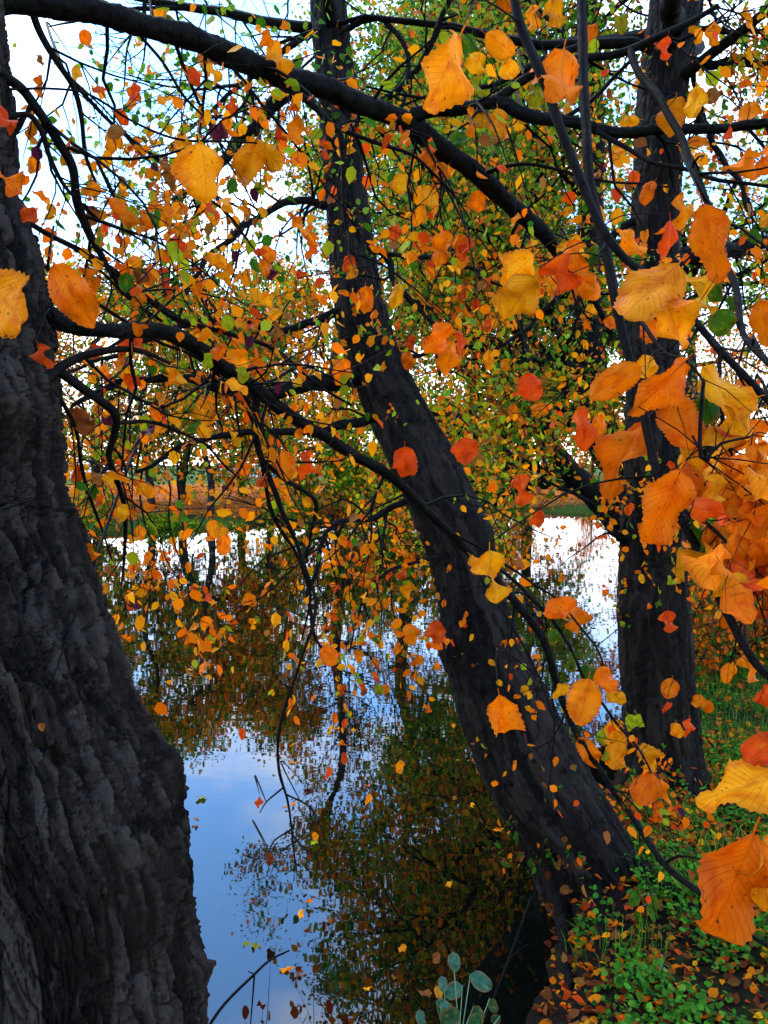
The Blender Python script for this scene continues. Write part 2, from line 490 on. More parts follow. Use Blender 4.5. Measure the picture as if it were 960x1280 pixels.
def frame(axis, normal):
    y = axis.normalized()
    z = normal - y * normal.dot(y)
    if z.length < 1e-5: z = y.orthogonal()
    z.normalize()
    x = y.cross(z)
    return x, y, z
def put_leaf(pos, axis, normal, size, color, parent, big=False, wscale=1.0, name='leaf', lenscale=1.0):
    me = rng.choice(FLAT if big == 2 else BIG if big else SMALL)
    o = bpy.data.objects.new(name, me)
    x, y, z = frame(axis, normal)
    mt = Matrix(((x.x, y.x, z.x, 0), (x.y, y.y, z.y, 0), (x.z, y.z, z.z, 0), (0, 0, 0, 1)))
    o.matrix_world = Matrix.Translation(pos) @ mt @ Matrix.Diagonal((size * wscale, size, size, 1))
    o.color = color
    COL.objects.link(o)
    if parent is not None:
        mw = o.matrix_world.copy()
        o.parent = parent
        if parent.parent is None and parent.type == 'EMPTY':
            o.matrix_parent_inverse = Matrix.Translation(-parent.location)
        o.matrix_basis = mw
    return o

def leaf_mass(name, pos, axis, nrm, size, col, mat, parent=None, wid=0.34, smooth=False, simple=False):
    """many small leaves, each two folded quads, as one mesh"""
    pos = np.asarray(pos); n = len(pos)
    y = axis / (np.linalg.norm(axis, axis=1)[:, None] + 1e-9)
    z = nrm - y * (nrm * y).sum(1)[:, None]; z /= (np.linalg.norm(z, axis=1)[:, None] + 1e-9)
    x = np.cross(y, z)
    s = size[:, None]
    f = nrng.uniform(-0.05, 0.22, (n, 1)); c = nrng.uniform(-0.25, 0.25, (n, 1)); w = wid * nrng.uniform(0.8, 1.2, (n, 1))
    b = pos
    tip = pos + s * (y + z * c)
    if simple:      # far leaves: one pointed blade each
        V = np.stack([b, pos + s * (x * w + y * 0.42 + z * f), tip, pos + s * (-x * w + y * 0.42 + z * f)], 1).reshape(-1, 3)
        Q = (np.arange(n) * 4)[:, None] + np.array([[0, 1, 2, 3]])
        return mesh_np(name, V, Q, mat, smooth, {'leaf_color': ('FACE', 'FLOAT_COLOR', np.concatenate([col, np.ones((n, 1))], 1))})
    l1 = pos + s * (-x * w * 0.85 + y * 0.22 + z * f); l2 = pos + s * (-x * w * 0.92 + y * 0.58 + z * (f + c * 0.6))
    r1 = pos + s * (x * w * 0.85 + y * 0.22 + z * f); r2 = pos + s * (x * w * 0.92 + y * 0.58 + z * (f + c * 0.6))
    V = np.stack([b, tip, l1, l2, r1, r2], 1).reshape(-1, 3)
    o = (np.arange(n) * 6)[:, None]
    q1 = o + np.array([[0, 1, 3, 2]]); q2 = o + np.array([[0, 4, 5, 1]])
    Q = np.stack([q1, q2], 1).reshape(-1, 4)
    cc = np.concatenate([col, np.ones((n, 1))], 1)
    fc = np.repeat(cc, 2, axis=0)
    me = mesh_np(name, V, Q, mat, smooth, {'leaf_color': ('FACE', 'FLOAT_COLOR', fc)})
    return me

def palette(n, names, weights, jit=0.2):
    base = np.array([LC[k] if isinstance(k, str) else k for k in names])
    idx = nrng.choice(len(names), n, p=np.array(weights) / sum(weights))
    c = base[idx] * nrng.uniform(1 - jit, 1 + jit, (n, 1))
    c[:, 1] *= nrng.uniform(1 - jit, 1 + jit, n)
    return np.clip(c, 0, 0.9)

# ------------------------------------------------------------------ terrain and pond
SHORE = np.array([(-0.05, 2.06), (0.40, 2.36), (0.62, 2.78), (0.70, 3.20), (0.74, 3.55), (1.10, 3.95), (1.38, 4.25), (1.50, 4.8), (2.1, 6.5), (3.6, 11), (6, 17),
                  (8.5, 24), (9, 31), (4, 32), (-2, 27), (-8, 22.5), (-14, 21), (-18, 14), (-14, 6), (-7, 2.5), (-3, 1.75), (-1.2, 1.78), (-0.3, 1.95)])
def shore_dist(x, y):
    """signed distance to the pond edge, positive on land"""
    p = np.stack([x, y], -1)
    best = np.full(x.shape, 1e9); inside = np.zeros(x.shape, bool)
    for i in range(len(SHORE)):
        a = SHORE[i]; b = SHORE[(i + 1) % len(SHORE)]
        e = b - a; w = p - a
        t = np.clip((w @ e) / (e @ e), 0, 1)
        dd = np.linalg.norm(w - t[..., None] * e, axis=-1)
        best = np.minimum(best, dd)
        c = ((a[1] > y) != (b[1] > y)) & (x < (b[0] - a[0]) * (y - a[1]) / (b[1] - a[1] + 1e-12) + a[0])
        inside ^= c
    return np.where(inside, -best, best)
def ground_z(x, y):
    x = np.asarray(x, float); y = np.asarray(y, float)
    q = np.stack([x, y, np.zeros_like(x)], -1)
    s = shore_dist(x, y) + 0.10 * pnoise(q * 2.1 + 3) * np.exp(-np.abs(y - 5) / 30) + 0.05 * pnoise(q * 6)
    z = 0.16 * sstep(0.0, 0.22, s) + 0.26 * sstep(0.1, 2.6, s) + 0.25 * sstep(3, 12, s)
    z = z + np.where(s > 0.05, 0.025 * pnoise(q * 3.3) + 0.012 * pnoise(q * 9) , 0) + np.where(s > 2, 0.05 * pnoise(q * 0.4), 0)
    return np.where(s < 0, np.maximum(s * 1.3, -0.9), z)
def gz(x, y): return float(ground_z(np.array([x]), np.array([y]))[0])

def axis_coords(lo, hi, step, far, growth=1.16):
    c = list(np.arange(lo, hi, step))
    a = []; s = step; v = hi
    while v < far: a.append(v); s *= growth; v += s
    b = []; s = step; v = lo
    while v > -far: s *= growth; v -= s; b.append(v)
    return np.array(b[::-1] + c + a)
gx = axis_coords(-1.2, 3.6, 0.042, 900, 1.14)
gy = axis_coords(1.8, 7.0, 0.042, 900, 1.11)
GX, GY = np.meshgrid(gx, gy)
GZ = ground_z(GX.ravel(), GY.ravel())
sd = shore_dist(GX.ravel(), GY.ravel())
nx, ny = len(gx), len(gy)
ii = (np.arange(ny - 1)[:, None] * nx + np.arange(nx - 1)[None, :]).ravel()
gq = np.stack([ii, ii + 1, ii + 1 + nx, ii + nx], 1)
xx, yy = GX.ravel(), GY.ravel()
litter = np.where(yy > 14, 0.95 * (1 - sstep(44, 56, yy)) * sstep(0.6, 2.0, sd), 0.12)
grass = np.where(yy > 14, 0.25 + 0.75 * sstep(40, 50, yy) + 0.6 * (1 - sstep(0.3, 1.2, sd)), 0.30 + 0.35 * sstep(0.4, 1.5, sd))
gme = mesh_np('ground', np.stack([xx, yy, GZ], 1), gq, M_GROUND, True,
              {'litter': ('POINT', 'FLOAT', litter), 'grass': ('POINT', 'FLOAT', grass)})
link('ground', gme, None, 'structure')

wx = np.linspace(-19, 12, 60); wy = np.linspace(1.2, 33, 60)
WX, WY = np.meshgrid(wx, wy)
ii = (np.arange(59)[:, None] * 60 + np.arange(59)[None, :]).ravel()
pond = link('pond', mesh_np('pond', np.stack([WX.ravel(), WY.ravel(), np.zeros(3600)], 1), np.stack([ii, ii + 1, ii + 61, ii + 60], 1), M_WATER, True), None, 'structure')

# ------------------------------------------------------------------ trunks with furrowed bark
def bark_surface(pts, rad, nr, na, amp, freq, dense=0.0, flare=None, burls=(), seed=0, lobes=5, seg=None):
    """pts/rad: centre line; builds a tube with ridged, plated bark as real relief"""
    cl, (rr,) = catmull(pts, [rad], nr, seg)
    C = np.array([tuple(p) for p in cl]); rr = np.array(rr)
    T = np.gradient(C, axis=0); T /= np.linalg.norm(T, axis=1)[:, None]
    # frame: reference direction towards the camera
    ref = np.array([0, 0, CAM_H]) - C; ref[:, 2] = 0
    ref = ref.mean(0); ref /= np.linalg.norm(ref)
    X = ref - T * (T @ ref)[:, None]; X /= np.linalg.norm(X, axis=1)[:, None]
    Y = np.cross(T, X)
    t = np.linspace(-math.pi, math.pi, na, endpoint=False)
    th = t - dense * np.sin(t)
    S = np.concatenate([[0], np.cumsum(np.linalg.norm(np.diff(C, axis=0), axis=1))])
    TH, SS = np.meshgrid(th, S)
    RR = np.repeat(rr[:, None], na, 1)
    if flare:
        fa, fl = flare
        RR = RR * (1 + fa * np.exp(-SS / fl) * (0.75 + 0.45 * np.cos(lobes * TH + seed) + 0.25 * np.cos(3 * TH + 1.3 * seed)))
    q = np.stack([np.cos(TH) * RR, np.sin(TH) * RR, SS], -1) + seed * 7.7
    # slow unevenness
    RR = RR * (1 + 0.05 * pnoise(q * np.array([3, 3, 1.6])) + 0.025 * pnoise(q * np.array([7, 7, 3.0])))
    warp = np.stack([pnoise(q * 5.0), pnoise(q * 5.0 + 31), pnoise(q * 5.0 + 57)], -1)
    warp2 = np.stack([pnoise(q * 17.0 + 5), pnoise(q * 17.0 + 71), pnoise(q * 17.0 + 17)], -1)
    swirl = np.zeros_like(TH); bump = np.zeros_like(TH)
    for (bt, bs, br, bh) in burls:
        dd = np.sqrt(((TH - bt) * rr.mean()) ** 2 + (SS - bs) ** 2) / br
        bump += bh * np.exp(-dd ** 2 * 1.5)
        swirl += np.exp(-dd ** 2)
    qq = q + np.array([0.014, 0.014, 0.03]) * warp * (1 + 0.9 * swirl[..., None]) + 0.0025 * warp2
    e1, c1 = worley(qq * np.array([1, 1, 0.14]) * freq)
    e2, c2 = worley((qq + 0.003 * warp2) * np.array([1, 1, 0.18]) * freq * 2.4 + 13)
    e3, c3 = worley((qq + 0.004 * warp2) * np.array([1, 1, 0.24]) * freq * 4.6 + 29)
    ridge = 1 - np.abs(pnoise(qq * np.array([1, 1, 0.10]) * freq * 0.5 + 5)) * 1.9
    fib = pnoise(qq * np.array([1, 1, 0.10]) * freq * 8 + 77)
    p1 = sstep(0.0, 0.12, e1); p2 = sstep(0.0, 0.07, e2); p3 = sstep(0.0, 0.08, e3)
    Hh = amp * (0.50 * p1 * (0.5 + 0.8 * c1) + 0.55 * p2 * (0.1 + 1.1 * c2) + 0.30 * p3 * (0.1 + 1.0 * c3) + 0.34 * ridge + 0.14 * fib - 1.05)
    RR = RR + Hh + bump
    V = C[:, None, :] + X[:, None, :] * (np.cos(TH) * RR)[..., None] + Y[:, None, :] * (np.sin(TH) * RR)[..., None]
    idx = np.arange(nr * na).reshape(nr, na)
    a = idx[:-1]; b = idx[1:]
    Q = np.stack([a, np.roll(a, -1, 1), np.roll(b, -1, 1), b], -1).reshape(-1, 4)
    bark_surface.tone = (0.6 * c1 + 0.4 * c2).ravel()
    return V.reshape(-1, 3), Q, C
def bark_trunk(name, pts, rad, nr, na, amp, freq, mat, dense=0.0, flare=None, burls=(), seed=0, lobes=5, seg=None):
    V, Q, C = bark_surface(pts, rad, nr, na, amp, freq, dense, flare, burls, seed, lobes, seg)
    return mesh_np(name, V, Q, mat, True, {'plate': ('POINT', 'FLOAT', bark_surface.tone)}), C

def px_line(rows):
    """rows of (px, py, depth, diameter in pixels) -> points and radii"""
    return [P(x, y, d) for x, y, d, w in rows], [w * d / FPX / 2 for x, y, d, w in rows]

TREES = {}
def start_tree(key, name, base, label, group=None):
    e = empty(name, base, label, 'tree', group)
    TREES[key] = {'root': e, 'branches': {}, 'leafcount': 0}
    return e

# --- the big near tree
lrows = [(52, 1800, 1.30, 520), (50, 1600, 1.30, 470), (48, 1420, 1.30, 440), (28, 1280, 1.30, 430), (18, 1180, 1.30, 420), (8, 1090, 1.30, 424), (-18, 1000, 1.30, 424), (-42, 920, 1.30, 400),
         (-66, 840, 1.31, 404), (-90, 760, 1.32, 404), (-112, 690, 1.33, 398), (-120, 620, 1.34, 372), (-122, 540, 1.36, 366), (-124, 440, 1.38, 350), (-126, 350, 1.40, 336), (-148, 250, 1.42, 296),
         (-150, 130, 1.44, 296), (-160, 0, 1.46, 296), (-190, -200, 1.5, 270), (-190, -500, 1.55, 230), (-230, -900, 1.6, 190), (-260, -1500, 1.7, 120)]
pts, rad = px_line(lrows)
lbase = Vector((pts[0].x, pts[0].y, gz(pts[0].x, pts[0].y)))
rootL = start_tree('L', 'elm_tree', lbase, 'thickest trunk, deeply furrowed grey-brown bark, two long limbs arching out over pond')
me, CLN = bark_trunk('trunk', pts, rad, 920, 350, 0.022, 30.0, M_BARK, 0.68, None,
                     [(0.35, 1.28, 0.09, 0.022), (0.9, 0.95, 0.07, 0.018), (-0.1, 0.85, 0.08, 0.02), (0.75, 0.60, 0.07, 0.016), (1.25, 1.05, 0.06, 0.03), (1.2, 0.75, 0.05, 0.025), (0.6, 1.75, 0.08, 0.03)], 1, 5, [0.25, 0.25, 0.5] + [1.0] * 14 + [0.8, 0.5, 0.3, 0.3])
link('trunk', me, rootL)

# --- the leaning tree at the pond edge
mrows = [(748, 1180, 3.50, 165), (740, 1110, 3.52, 138), (718, 1050, 3.56, 126), (688, 1000, 3.60, 122), (655, 940, 3.66, 120), (629, 880, 3.72, 114), (607, 820, 3.80, 97), (592, 760, 3.87, 85), (578, 700, 3.95, 78),
         (557, 640, 4.02, 82), (531, 580, 4.10, 80), (499, 520, 4.2, 75), (475, 470, 4.28, 67), (455, 410, 4.36, 64), (444, 350, 4.45, 61), (436, 280, 4.54, 55), (428, 200, 4.64, 49),
         (422, 120, 4.74, 49), (415, 60, 4.82, 46), (410, 0, 4.9, 43), (400, -120, 5.05, 41), (395, -300, 5.25, 36), (400, -520, 5.5, 29), (410, -760, 5.8, 18)]
mpts, mrad = px_line(mrows)
mbase = Vector((mpts[1].x, mpts[1].y, gz(mpts[1].x, mpts[1].y)))
rootM = start_tree('M', 'leaning_tree', mbase, 'dark leaning tree with curved trunk rising from the pond edge')
me, CMN = bark_trunk('trunk', mpts, mrad, 540, 130, 0.017, 17.0, M_BARK2, 0.35, (0.10, 0.18), [(0.3, 3.4, 0.10, 0.03), (-0.5, 2.6, 0.12, 0.03), (1.0, 2.0, 0.14, 0.04), (-1.2, 1.5, 0.12, 0.04), (0.2, 1.2, 0.12, 0.03)], 2)
link('trunk', me, rootM)

for k, (rows) in enumerate([[(712, 1060, 3.5, 50), (704, 1120, 3.35, 26), (708, 1180, 3.1, 16), (712, 1240, 2.9, 12), (716, 1300, 2.75, 8)], [(735, 1090, 3.45, 40), (745, 1150, 3.2, 20), (752, 1200, 3.0, 12), (764, 1260, 2.85, 5)],
                           [(780, 1080, 3.45, 44), (820, 1110, 3.3, 22), (850, 1140, 3.15, 12), (890, 1160, 3.0, 5)]]):
    p_, r_ = px_line(rows)
    p_ = [p_[0]] + [Vector((q.x, q.y, max(gz(q.x, q.y), -0.08) + 0.01)) for q in p_[1:]]
    V_, Q_, _ = bark_surface(p_, r_, 60, 24, 0.008, 30.0, 0.0, None, (), 20 + k)
    link('root', mesh_np('root', V_, Q_, M_BARK2), rootM)

# --- the upright tree on the bank behind it
rrows = [(830, 1040, 4.38, 150), (829, 985, 4.40, 112), (828, 930, 4.40, 94), (822, 850, 4.40, 86), (816, 760, 4.42, 86), (815, 680, 4.44, 80), (816, 600, 4.46, 70), (818, 500, 4.50, 66), (815, 400, 4.54, 62),
         (820, 280, 4.60, 58), (822, 200, 4.64, 58), (827, 120, 4.7, 60), (836, 60, 4.75, 62), (846, 0, 4.8, 64), (856, -120, 4.9, 50), (862, -300, 5.0, 44), (870, -560, 5.2, 32), (880, -800, 5.4, 16)]
rpts, rrad = px_line(rrows)
rbase = Vector((rpts[1].x, rpts[1].y, gz(rpts[1].x, rpts[1].y)))
rootR = start_tree('R', 'upright_tree', rbase, 'upright dark tree standing on the grassy bank beside the leaning tree')
me, CRN = bark_trunk('trunk', rpts, rrad, 480, 110, 0.014, 19.0, M_BARK2, 0.35, (0.16, 0.18), [(0.4, 2.9, 0.10, 0.03), (-0.6, 1.3, 0.1, 0.03), (0.1, 3.9, 0.1, 0.03)], 3)
link('trunk', me, rootR)

# ------------------------------------------------------------------ traced branches
SAMPLES = []      # (px, py, depth, point, radius, tree key, branch name)
BR = {}           # name -> dict(points, radii, tubes, tree)
def branch(name, tree, pxy, w, d, par=None, wob=0.006):
    if par:
        bp = min((s for s in SAMPLES if s[6] == par), key=lambda s: (s[0] - pxy[0][0]) ** 2 + (s[1] - pxy[0][1]) ** 2)
        d = (bp[2], d[-1])
    k = len(pxy)
    cum = [0.0]
    for i in range(1, k): cum.append(cum[-1] + math.dist(pxy[i], pxy[i - 1]))
    ds = [np.interp(c, np.linspace(0, cum[-1], len(d)), d) for c in cum]
    if len(w) != k: ws = [float(np.interp(c, np.linspace(0, cum[-1], len(w)), w)) for c in cum]
    else: ws = list(w)
    pts = [P(x, y, dd) for (x, y), dd in zip(pxy, ds)]
    if par: pts[0] = bp[3].copy()
    rad = [a * dd / FPX / 2 for a, dd in zip(ws, ds)]
    n = max(8, int(cum[-1] / 7))
    cp, (cr,) = catmull(pts, [rad], n)
    for i in range(1, n):
        a = wob * min(1, i / 4) * (ds[0])
        q = np.array([cp[i].x, cp[i].y, cp[i].z])[None] * 6
        cp[i] = cp[i] + Vector((float(pnoise(q)[0]), float(pnoise(q + 40)[0]), float(pnoise(q + 80)[0]))) * a
        cr[i] *= 1 + 0.10 * float(pnoise(q * 4)[0])
    big = cr[0] > 0.012
    T = Tubes()
    if cr[0] > 0.016:
        V, Q, _ = bark_surface(cp, cr, n * 3, 20, 0.0045, 75.0, 0.2, None, (), len(BR) + 4)
        T.add_raw(V, Q)
    else: T.add(cp, cr, 10 if big else 6)
    BR[name] = {'pts': cp, 'rad': cr, 'tubes': T, 'tree': tree, 'mat': M_LIMB if big else M_TWIG, 'obj': None}
    for p, r_ in zip(cp, cr):
        a = project(p); SAMPLES.append((a[0], a[1], a[2], p, r_, tree, name))

# limbs of the near tree
branch('L1', 'L', [(-150, -10), (-60, -2), (60, 8), (140, 18), (200, 36), (280, 66), (350, 93), (430, 120), (500, 150), (560, 190), (620, 238), (670, 282), (705, 322), (740, 372), (765, 420)],
       [36, 33, 29, 28, 28, 28, 27, 26, 25, 24, 22, 19, 14, 9, 5], (1.45, 1.6, 2.0, 2.4, 2.8))
branch('L1b', 'L', [(512, 150), (545, 138), (585, 132), (620, 125), (650, 138), (700, 152), (780, 166), (860, 163), (960, 155), (1060, 150)], [18, 16, 16, 16, 15, 14, 14, 13, 11, 9], (2.2, 1.9), 'L1')
branch('L1c', 'L', [(615, 122), (665, 92), (720, 75), (790, 64), (850, 35), (900, 5)], [12, 11, 10, 10, 8, 6], (2.1, 1.9), 'L1b')
branch('L1e', 'L', [(785, 64), (802, 95), (835, 140), (860, 200), (880, 245), (900, 290), (918, 350), (926, 400), (938, 430), (975, 468)], [10, 10, 10, 10, 9, 9, 9, 9, 9, 8], (1.9, 1.5, 1.25), 'L1c')
branch('L1d', 'L', [(335, 90), (380, 122), (415, 155), (428, 172), (432, 250), (440, 312)], [9, 9, 8, 8, 6, 4], (2, 2.1), 'L1')
branch('L1f', 'L', [(415, 155), (470, 178), (520, 200), (560, 235), (590, 275)], [6, 5, 4, 3, 2], (2, 2.3), 'L1d')
branch('L1g', 'L', [(600, 212), (660, 205), (720, 215), (780, 228), (840, 232)], [6, 5, 4, 3, 2], (2, 2.1), 'L1')
branch('L1h', 'L', [(740, 172), (800, 195), (870, 215), (930, 228), (1000, 240)], [7, 6, 6, 5, 4], (2, 1.7), 'L1b')
branch('L1i', 'L', [(700, 152), (735, 130), (770, 95), (800, 70)], [6, 6, 5, 4], (2, 2.0), 'L1b')
branch('L2', 'L', [(-40, 360), (10, 372), (45, 383), (90, 405), (140, 413), (180, 411), (230, 428), (280, 460), (320, 488), (360, 515), (420, 555), (490, 598), (545, 650), (600, 705), (645, 755), (680, 800), (695, 850), (720, 915), (765, 985), (800, 1040)],
       [36, 30, 25, 22, 20, 20, 20, 19, 19, 16, 14, 13, 11, 10, 10, 10, 9, 8, 6, 4], (1.40, 1.5, 2.0, 2.5, 2.9, 2.95, 2.9))
branch('L3', 'L', [(30, 500), (60, 470), (105, 444), (165, 437), (210, 455)], [16, 14, 11, 8, 4], (1.36, 1.6))
branch('L3b', 'L', [(70, 463), (108, 488), (142, 515), (144, 545), (140, 570), (150, 600), (158, 640), (156, 690), (150, 740)], [12, 12, 11, 9, 8, 7, 6, 4, 2], (1.45, 1.75), 'L3')
branch('L3c', 'L', [(45, 470), (75, 500), (95, 540), (105, 590), (120, 640), (140, 700)], [7, 6, 5, 5, 4, 2], (1.5, 1.7), 'L3')
branch('L3d', 'L', [(142, 530), (190, 528), (220, 540), (260, 560), (300, 600)], [6, 5, 4, 3, 2], (1.6, 2.1), 'L3b')
branch('L4', 'L', [(30, 8), (50, 40), (72, 78), (90, 110), (100, 150), (108, 195), (118, 225)], [9, 9, 8, 7, 6, 5, 3], (1.6, 1.7), 'L1')
branch('L4b', 'L', [(-30, 70), (20, 105), (42, 135), (72, 180), (90, 210), (96, 250), (108, 285), (122, 312), (146, 352), (190, 395)], [14, 13, 12, 12, 11, 11, 11, 9, 6, 3], (1.44, 1.8))
branch('L4c', 'L', [(-10, 150), (30, 142), (48, 162), (62, 200), (84, 236), (110, 262)], [8, 7, 7, 6, 5, 3], (1.44, 1.6))
branch('L4d', 'L', [(80, 100), (130, 148), (190, 190), (240, 238), (290, 270), (330, 330)], [6, 5, 5, 4, 3, 2], (1.6, 2.0), 'L4')
branch('L4e', 'L', [(165, 36), (200, 72), (226, 118), (255, 150), (320, 215)], [5, 4, 4, 3, 2], (1.7, 1.9), 'L1')
branch('L4f', 'L', [(-20, 108), (60, 112), (110, 118), (170, 150), (240, 172), (330, 180)], [4, 3, 3, 3, 3, 2], (1.45, 1.8))
branch('L5', 'L', [(-20, 250), (30, 272), (80, 302), (150, 345), (215, 392), (290, 420), (350, 442), (390, 476), (440, 505)], [8, 7, 7, 7, 7, 6, 5, 4, 3], (1.42, 2.3))
branch('L5b', 'L', [(-20, 275), (40, 320), (110, 370), (180, 415), (240, 445), (300, 490), (345, 520)], [6, 5, 5, 4, 4, 3, 2], (1.42, 2.2))
branch('L5c', 'L', [(90, 308), (160, 370), (230, 420), (290, 480), (320, 540), (330, 600), (345, 650), (375, 700), (390, 750)], [4, 4, 4, 3, 5, 5, 5, 4, 2], (1.6, 2.4), 'L5')
branch('L6', 'L', [(316, 490), (320, 545), (330, 590), (350, 630), (375, 680), (385, 740), (375, 800)], [11, 9, 8, 7, 5, 4, 2], (2.2, 2.3), 'L2')
branch('L6b', 'L', [(330, 575), (352, 598), (380, 615), (393, 630), (388, 660), (385, 700)], [6, 6, 6, 6, 5, 3], (2.2, 2.4), 'L6')
branch('L7', 'L', [(375, 690), (392, 760), (372, 830), (350, 900), (350, 960), (358, 1000), (364, 1040), (371, 1092)], [5, 4, 4, 4, 4, 3, 2.5, 1.5], (2.3, 2.25), 'L6')
branch('L7b', 'L', [(354, 985), (335, 1000), (325, 1018)], [2.5, 2, 1.2], (2.2, 2.2), 'L7')
branch('L7c', 'L', [(355, 992), (380, 1005), (392, 1018), (402, 1036)], [2.5, 2, 1.6, 1], (2.2, 2.2), 'L7')
branch('L7d', 'L', [(363, 1035), (345, 1050), (338, 1066)], [2.5, 2, 1.2], (2.2, 2.2), 'L7')
branch('L7e', 'L', [(362, 1040), (380, 1058), (400, 1070)], [2.5, 2, 1.2], (2.2, 2.2), 'L7')
branch('L8', 'L', [(600, 690), (650, 730), (700, 790), (740, 850), (770, 900), (800, 945), (822, 975)], [5, 5, 5, 4, 4, 3, 2], (2.9, 2.6), 'L2')
branch('L8b', 'L', [(560, 664), (620, 700), (690, 745), (740, 800), (760, 860)], [4, 4, 3, 3, 2], (2.9, 2.6), 'L2')
branch('L8c', 'L', [(580, 685), (610, 740), (640, 790), (665, 830), (690, 900)], [4, 3, 3, 3, 2], (2.9, 2.7), 'L2')
# limbs of the leaning tree
branch('M1', 'M', [(410, 95), (370, 112), (345, 128), (320, 155), (296, 182), (262, 225), (240, 280), (200, 330)], [22, 20, 19, 17, 14, 9, 7, 4], (4.75, 4.2))
branch('M2', 'M', [(430, 262), (392, 250), (370, 251), (330, 271), (272, 310), (250, 336), (225, 390)], [11, 10, 9, 8, 7, 6, 4], (4.55, 4.0))
branch('M3', 'M', [(460, 470), (420, 478), (380, 484), (330, 490), (280, 484), (220, 470), (150, 480), (90, 510)], [26, 23, 20, 17, 13, 10, 7, 4], (4.25, 3.9, 3.5))
branch('M4', 'M', [(445, 305), (480, 318), (492, 345), (510, 370), (532, 392), (542, 415), (548, 470)], [10, 9, 8, 8, 7, 6, 3], (4.5, 4.0))
branch('M4b', 'M', [(480, 318), (545, 324), (600, 340), (650, 380)], [6, 6, 4, 2], (4.4, 3.9), 'M4')
branch('M5', 'M', [(448, 375), (400, 400), (340, 410), (270, 400), (200, 420), (130, 450), (70, 470)], [13, 11, 9, 8, 7, 5, 3], (4.4, 4.0, 3.4))
branch('M6', 'M', [(540, 600), (480, 640), (430, 650), (395, 700), (388, 770), (415, 830)], [9, 8, 7, 6, 4, 2], (4.05, 3.6))
branch('M7', 'M', [(520, 700), (560, 690), (480, 720), (450, 760), (440, 820)], [5, 5, 4, 3, 2], (3.9, 3.6))
branch('M8', 'M', [(495, 520), (440, 530), (370, 540), (300, 540), (230, 560), (170, 590)], [12, 11, 9, 8, 6, 4], (4.2, 3.8, 3.6))
branch('M9', 'M', [(430, 40), (470, 20), (505, 60), (508, 115), (490, 160)], [8, 7, 6, 5, 3], (4.85, 4.4))
branch('M10', 'M', [(440, 150), (490, 120), (540, 60), (560, 0), (570, -60)], [9, 8, 7, 6, 5], (4.7, 4.5))
# limbs of the upright tree, and its long shoots drooping towards the path
branch('R1', 'R', [(838, 60), (840, -60), (780, -190), (720, -260), (660, -290)], [30, 26, 26, 28, 30], (4.75, 3.2, 2.0, 1.45))
branch('R2', 'R', [(705, -275), (722, -120), (726, 0), (730, 100), (735, 180), (742, 245), (755, 305), (768, 375), (785, 445), (800, 505), (815, 570), (832, 622), (852, 655), (872, 692), (892, 735), (918, 785), (948, 832), (990, 870)],
       [12, 12, 13, 13, 13, 13, 13, 12, 11, 11, 11, 10, 10, 11, 11, 11, 11, 10], (1.5, 1.25, 1.1, 1.0, 0.95), 'R1', 0.004)
branch('R3', 'R', [(655, -285), (632, -120), (645, 0), (660, 60), (682, 115), (716, 203), (745, 268), (775, 315), (806, 342), (835, 362), (870, 400), (902, 440), (938, 480), (985, 530)],
       [12, 12, 12, 12, 12, 12, 11, 10, 9, 9, 9, 9, 9, 8], (1.45, 1.25, 1.15, 1.1), 'R1', 0.004)
branch('R2b', 'R', [(835, 628), (858, 640), (885, 655), (920, 690), (950, 740)], [6, 5, 5, 4, 3], (1, 0.95), 'R2')
branch('R2c', 'R', [(768, 375), (800, 400), (830, 440), (860, 455), (885, 480)], [6, 6, 5, 5, 3], (1, 1.0), 'R2')
branch('R2d', 'R', [(858, 590), (880, 570), (905, 555), (940, 548)], [5, 5, 4, 3], (1.1, 1.0), 'R2c')
branch('R3b', 'R', [(900, 438), (900, 500), (912, 560), (945, 600), (975, 640)], [5, 5, 5, 4, 3], (1, 1.05), 'R3')
branch('R4', 'R', [(985, 870), (968, 900), (975, 950), (990, 1000), (985, 1040)], [10, 9, 8, 7, 5], (0.95, 0.72), 'R2')
branch('R5', 'R', [(940, 735), (925, 790), (915, 830)], [4, 3, 2], (0.95, 0.98), 'R2b')
branch('R6', 'R', [(850, 85), (885, 80), (912, 75), (960, 78), (1030, 60)], [13, 11, 11, 9, 7], (4.7, 4.4))
branch('R7', 'R', [(845, 30), (900, 40), (960, 37), (1030, 50)], [7, 6, 5, 4], (4.75, 4.2))
branch('R8', 'R', [(835, 320), (880, 318), (930, 310), (1000, 300)], [24, 20, 18, 15], (4.6, 4.9))
branch('R9', 'R', [(800, 270), (760, 300), (720, 330), (690, 380), (650, 420), (610, 440)], [9, 8, 7, 6, 5, 3], (4.6, 4.3))
branch('R10', 'R', [(855, 120), (880, 160), (905, 200), (940, 260)], [9, 8, 7, 5], (4.7, 4.2))
branch('R11', 'R', [(790, 700), (765, 660), (735, 630), (690, 600)], [12, 9, 6, 3], (4.45, 4.3))
branch('R12', 'R', [(842, 560), (890, 600), (930, 660), (950, 720)], [8, 7, 5, 3], (4.5, 4.2))

